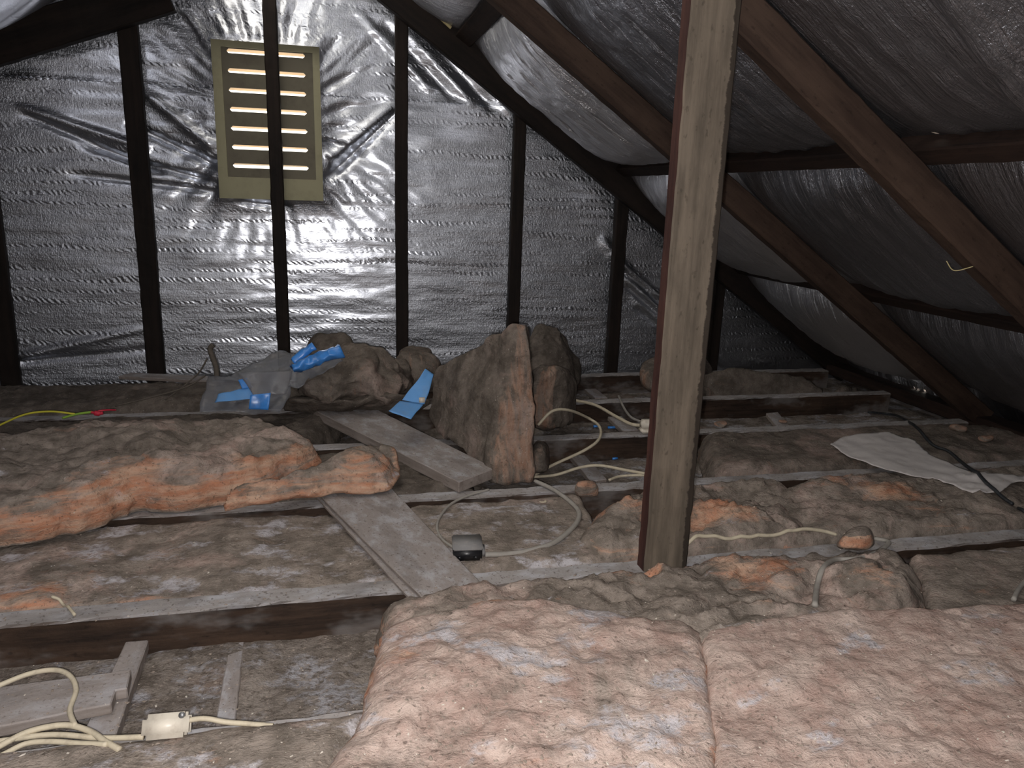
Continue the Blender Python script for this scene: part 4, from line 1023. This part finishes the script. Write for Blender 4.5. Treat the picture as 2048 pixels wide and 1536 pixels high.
# rolled blue fold: two lobes lying side by side
def fold_tube(pts, r, seed):
    P = spline(pts, 8); V, Fc = tubeg(P, np.linspace(r*0.7, r, len(P)), 16, 1.5); V = np.array(V)
    V += np.stack([fbm(V, 30, 2, seed+q) for q in (0, 1, 2)], 1)*r*0.45
    return V, Fc
o = mk('blue_fold', *fold_tube([aty(585, 738, 2.50), aty(620, 724, 2.51), aty(655, 710, 2.52), aty(682, 702, 2.53)], 0.022, 3), M['blue'], wr); o['label'] = 'rolled bright blue fold'
o = mk('blue_fold', *fold_tube([aty(588, 724, 2.55), aty(606, 706, 2.56), aty(628, 692, 2.57)], 0.014, 6), M['blue'], wr); o['label'] = 'rolled bright blue fold'
st = empty('blue_strip', atz(808, 832, 0.0)); tag(st, 'torn blue plastic strip lying left of the standing batt', 'wrapper')
sheet('upper_piece', [aty(850, 738, 2.40), aty(868, 748, 2.40), aty(850, 808, 2.30), aty(806, 800, 2.32)], 14, 18, 0.008, 11, M['bluepale'], st)
sheet('lower_piece', [aty(800, 802, 2.318), aty(848, 808, 2.30), aty(822, 838, 2.20), aty(778, 822, 2.22)], 12, 10, 0.004, 13, M['bluepale'], st)
o = mk('label_tab', rbox(0.018, 0.008, 0.016, 0.001)[0]+aty(844, 800, 2.27), rbox(0.018, 0.008, 0.016, 0.001)[1], M['cream'], st); o['label'] = 'small white tab'

# hooked stick and stray wires beside the wrapper
s = mk('hooked_stick', *tubeg(spline([aty(434, 760, 2.66), aty(432, 735, 2.67), aty(424, 712, 2.68), aty(420, 698, 2.69), aty(426, 690, 2.69)]), 0.009), M['stick']); tag(s, 'dark bent stick poking up left of the plastic wrapper', 'stick')
s = mk('twig', *tubeg(spline([aty(330, 800, 2.72), aty(370, 770, 2.74), aty(398, 745, 2.76), aty(414, 718, 2.76)]), 0.0028), M['stick']); tag(s, 'thin brown twig leaning up to the bent stick', 'stick')
s = mk('twig', *tubeg(spline([aty(230, 812, 2.6), aty(300, 795, 2.62), aty(370, 775, 2.66), aty(410, 752, 2.7)]), 0.0030), M['stick']); tag(s, 'long thin brown twig lying on the dark batt behind the torn stack', 'stick')

# tiny plugs and clips
def tiny(name, x, y, g, mat, label, c):
    O = hit(x, y, 0.003); V = np.array(g[0])+O
    tag(mk(name, V, g[1], mat), label, c)
tiny('wall_plug', 1194, 856, cyl((-.014, 0, .004), (.014, .006, .004), .005, 8), M['blue'], 'small blue wall plug left of the far white box', 'plug')
tiny('wall_plug', 1224, 858, cyl((-.018, 0, .004), (.016, -.004, .004), .005, 8), M['blue'], 'small blue wall plug nearest the far white box', 'plug')
tiny('wall_plug', 1230, 921, cyl((-.010, 0, .004), (.010, .003, .004), .004, 8), M['blue'], 'small blue wall plug on the floor behind the cream cable', 'plug')
a = np.linspace(math.pi*0.95, math.pi*2.1, 10)
tiny('cable_clip', 1086, 1008, tubeg(np.stack([0.008*np.cos(a), 0.006*np.sin(a)+.004, 0*a+.003], 1), np.linspace(0.0012, 0.0032, 10)), M['creamcable'], 'tiny cream crescent clip inside the loop of grey cable', 'clip')

for x, y, w, lab in ((1440, 850, 26, 'pale scrap of fluff in the shadow just right of the post'), (1915, 862, 30, 'orange scrap of fluff near the eaves above the pale paper sheet'),
                     (1968, 880, 26, 'pinkish scrap of fluff nearest the right edge, above the paper sheet'), (1566, 846, 16, 'tiny pale scrap beside the short batten in the shadow')):
    p = hit(x, y); k = w*np.linalg.norm(p-EYE)/FOC/2
    c8 = [p+np.array([a*k, b*k*0.7, c*k*0.5]) for b in (-1, 1) for c in (-0.3, 1) for a in (-1, 1)]
    tag(hexa('insulation_scrap', c8, M['ins_mid'], (8, 7, 5), 2.5, (k*0.5, k*0.4, 0.001), x % 7, lambda S: 0.5+0*S[:, 0]), lab, 'insulation')
s_ = mk('splinter', *tubeg(spline([aty(1893, 522, 1.432), aty(1903, 538, 1.425), aty(1916, 541, 1.42), aty(1946, 533, 1.41)]), 0.0011), M['palewood']); tag(s_, 'pale splinter sticking out of the nearest rafter', 'splinter')

# ================================================================== LOOSE DEBRIS (uncountable crumbs)
def crumbs(name, N, mat, smin, smax, seed, label):
    rs = np.random.RandomState(seed); V, Fc = [], []
    base = np.array([(-1, -1, 0), (1, -.7, 0), (.8, 1, 0), (-.7, .9, 0), (0, 0, .9)], float)
    bf = [(0, 1, 4), (1, 2, 4), (2, 3, 4), (3, 0, 4), (3, 2, 1, 0)]
    k = 0
    while k < N:
        d = ray(rs.uniform(-20, 2060), 860+680*rs.rand()**0.6); d = d/np.linalg.norm(d)
        h = BVH.ray_cast(Vector(EYE), Vector(d))
        if h[0] is None or abs(h[1].z) < 0.6: continue
        p = np.array(h[0])
        if p[2] > 0.10 or p[1] > 2.7: continue
        n = len(V); s = rs.uniform(smin, smax)*rs.uniform(.6, 1.4); a = rs.uniform(0, 6.28)
        c, q = math.cos(a), math.sin(a); e = rs.uniform(.5, 2.2)
        for b in base*(0.7+0.6*rs.rand(5, 3)):
            x, y = b[0]*s*e, b[1]*s
            V.append((p[0]+x*c-y*q, p[1]+x*q+y*c, p[2]+b[2]*s-0.0005))
        Fc += [tuple(i+n for i in f) for f in bf]; k += 1
    tag(mk(name, V, Fc, mat, smooth=False), label, 'debris', kind='stuff')
crumbs('debris_crumbs', 2600, M['chip'], 0.0007, 0.0022, 3, 'brown crumbs of dust and plaster scattered over the floor and insulation')
crumbs('pale_crumbs', 420, M['chipw'], 0.0007, 0.0018, 5, 'pale plaster specks scattered over the floor and insulation')

for o in bpy.data.objects:
    if '_org' in o: del o['_org']
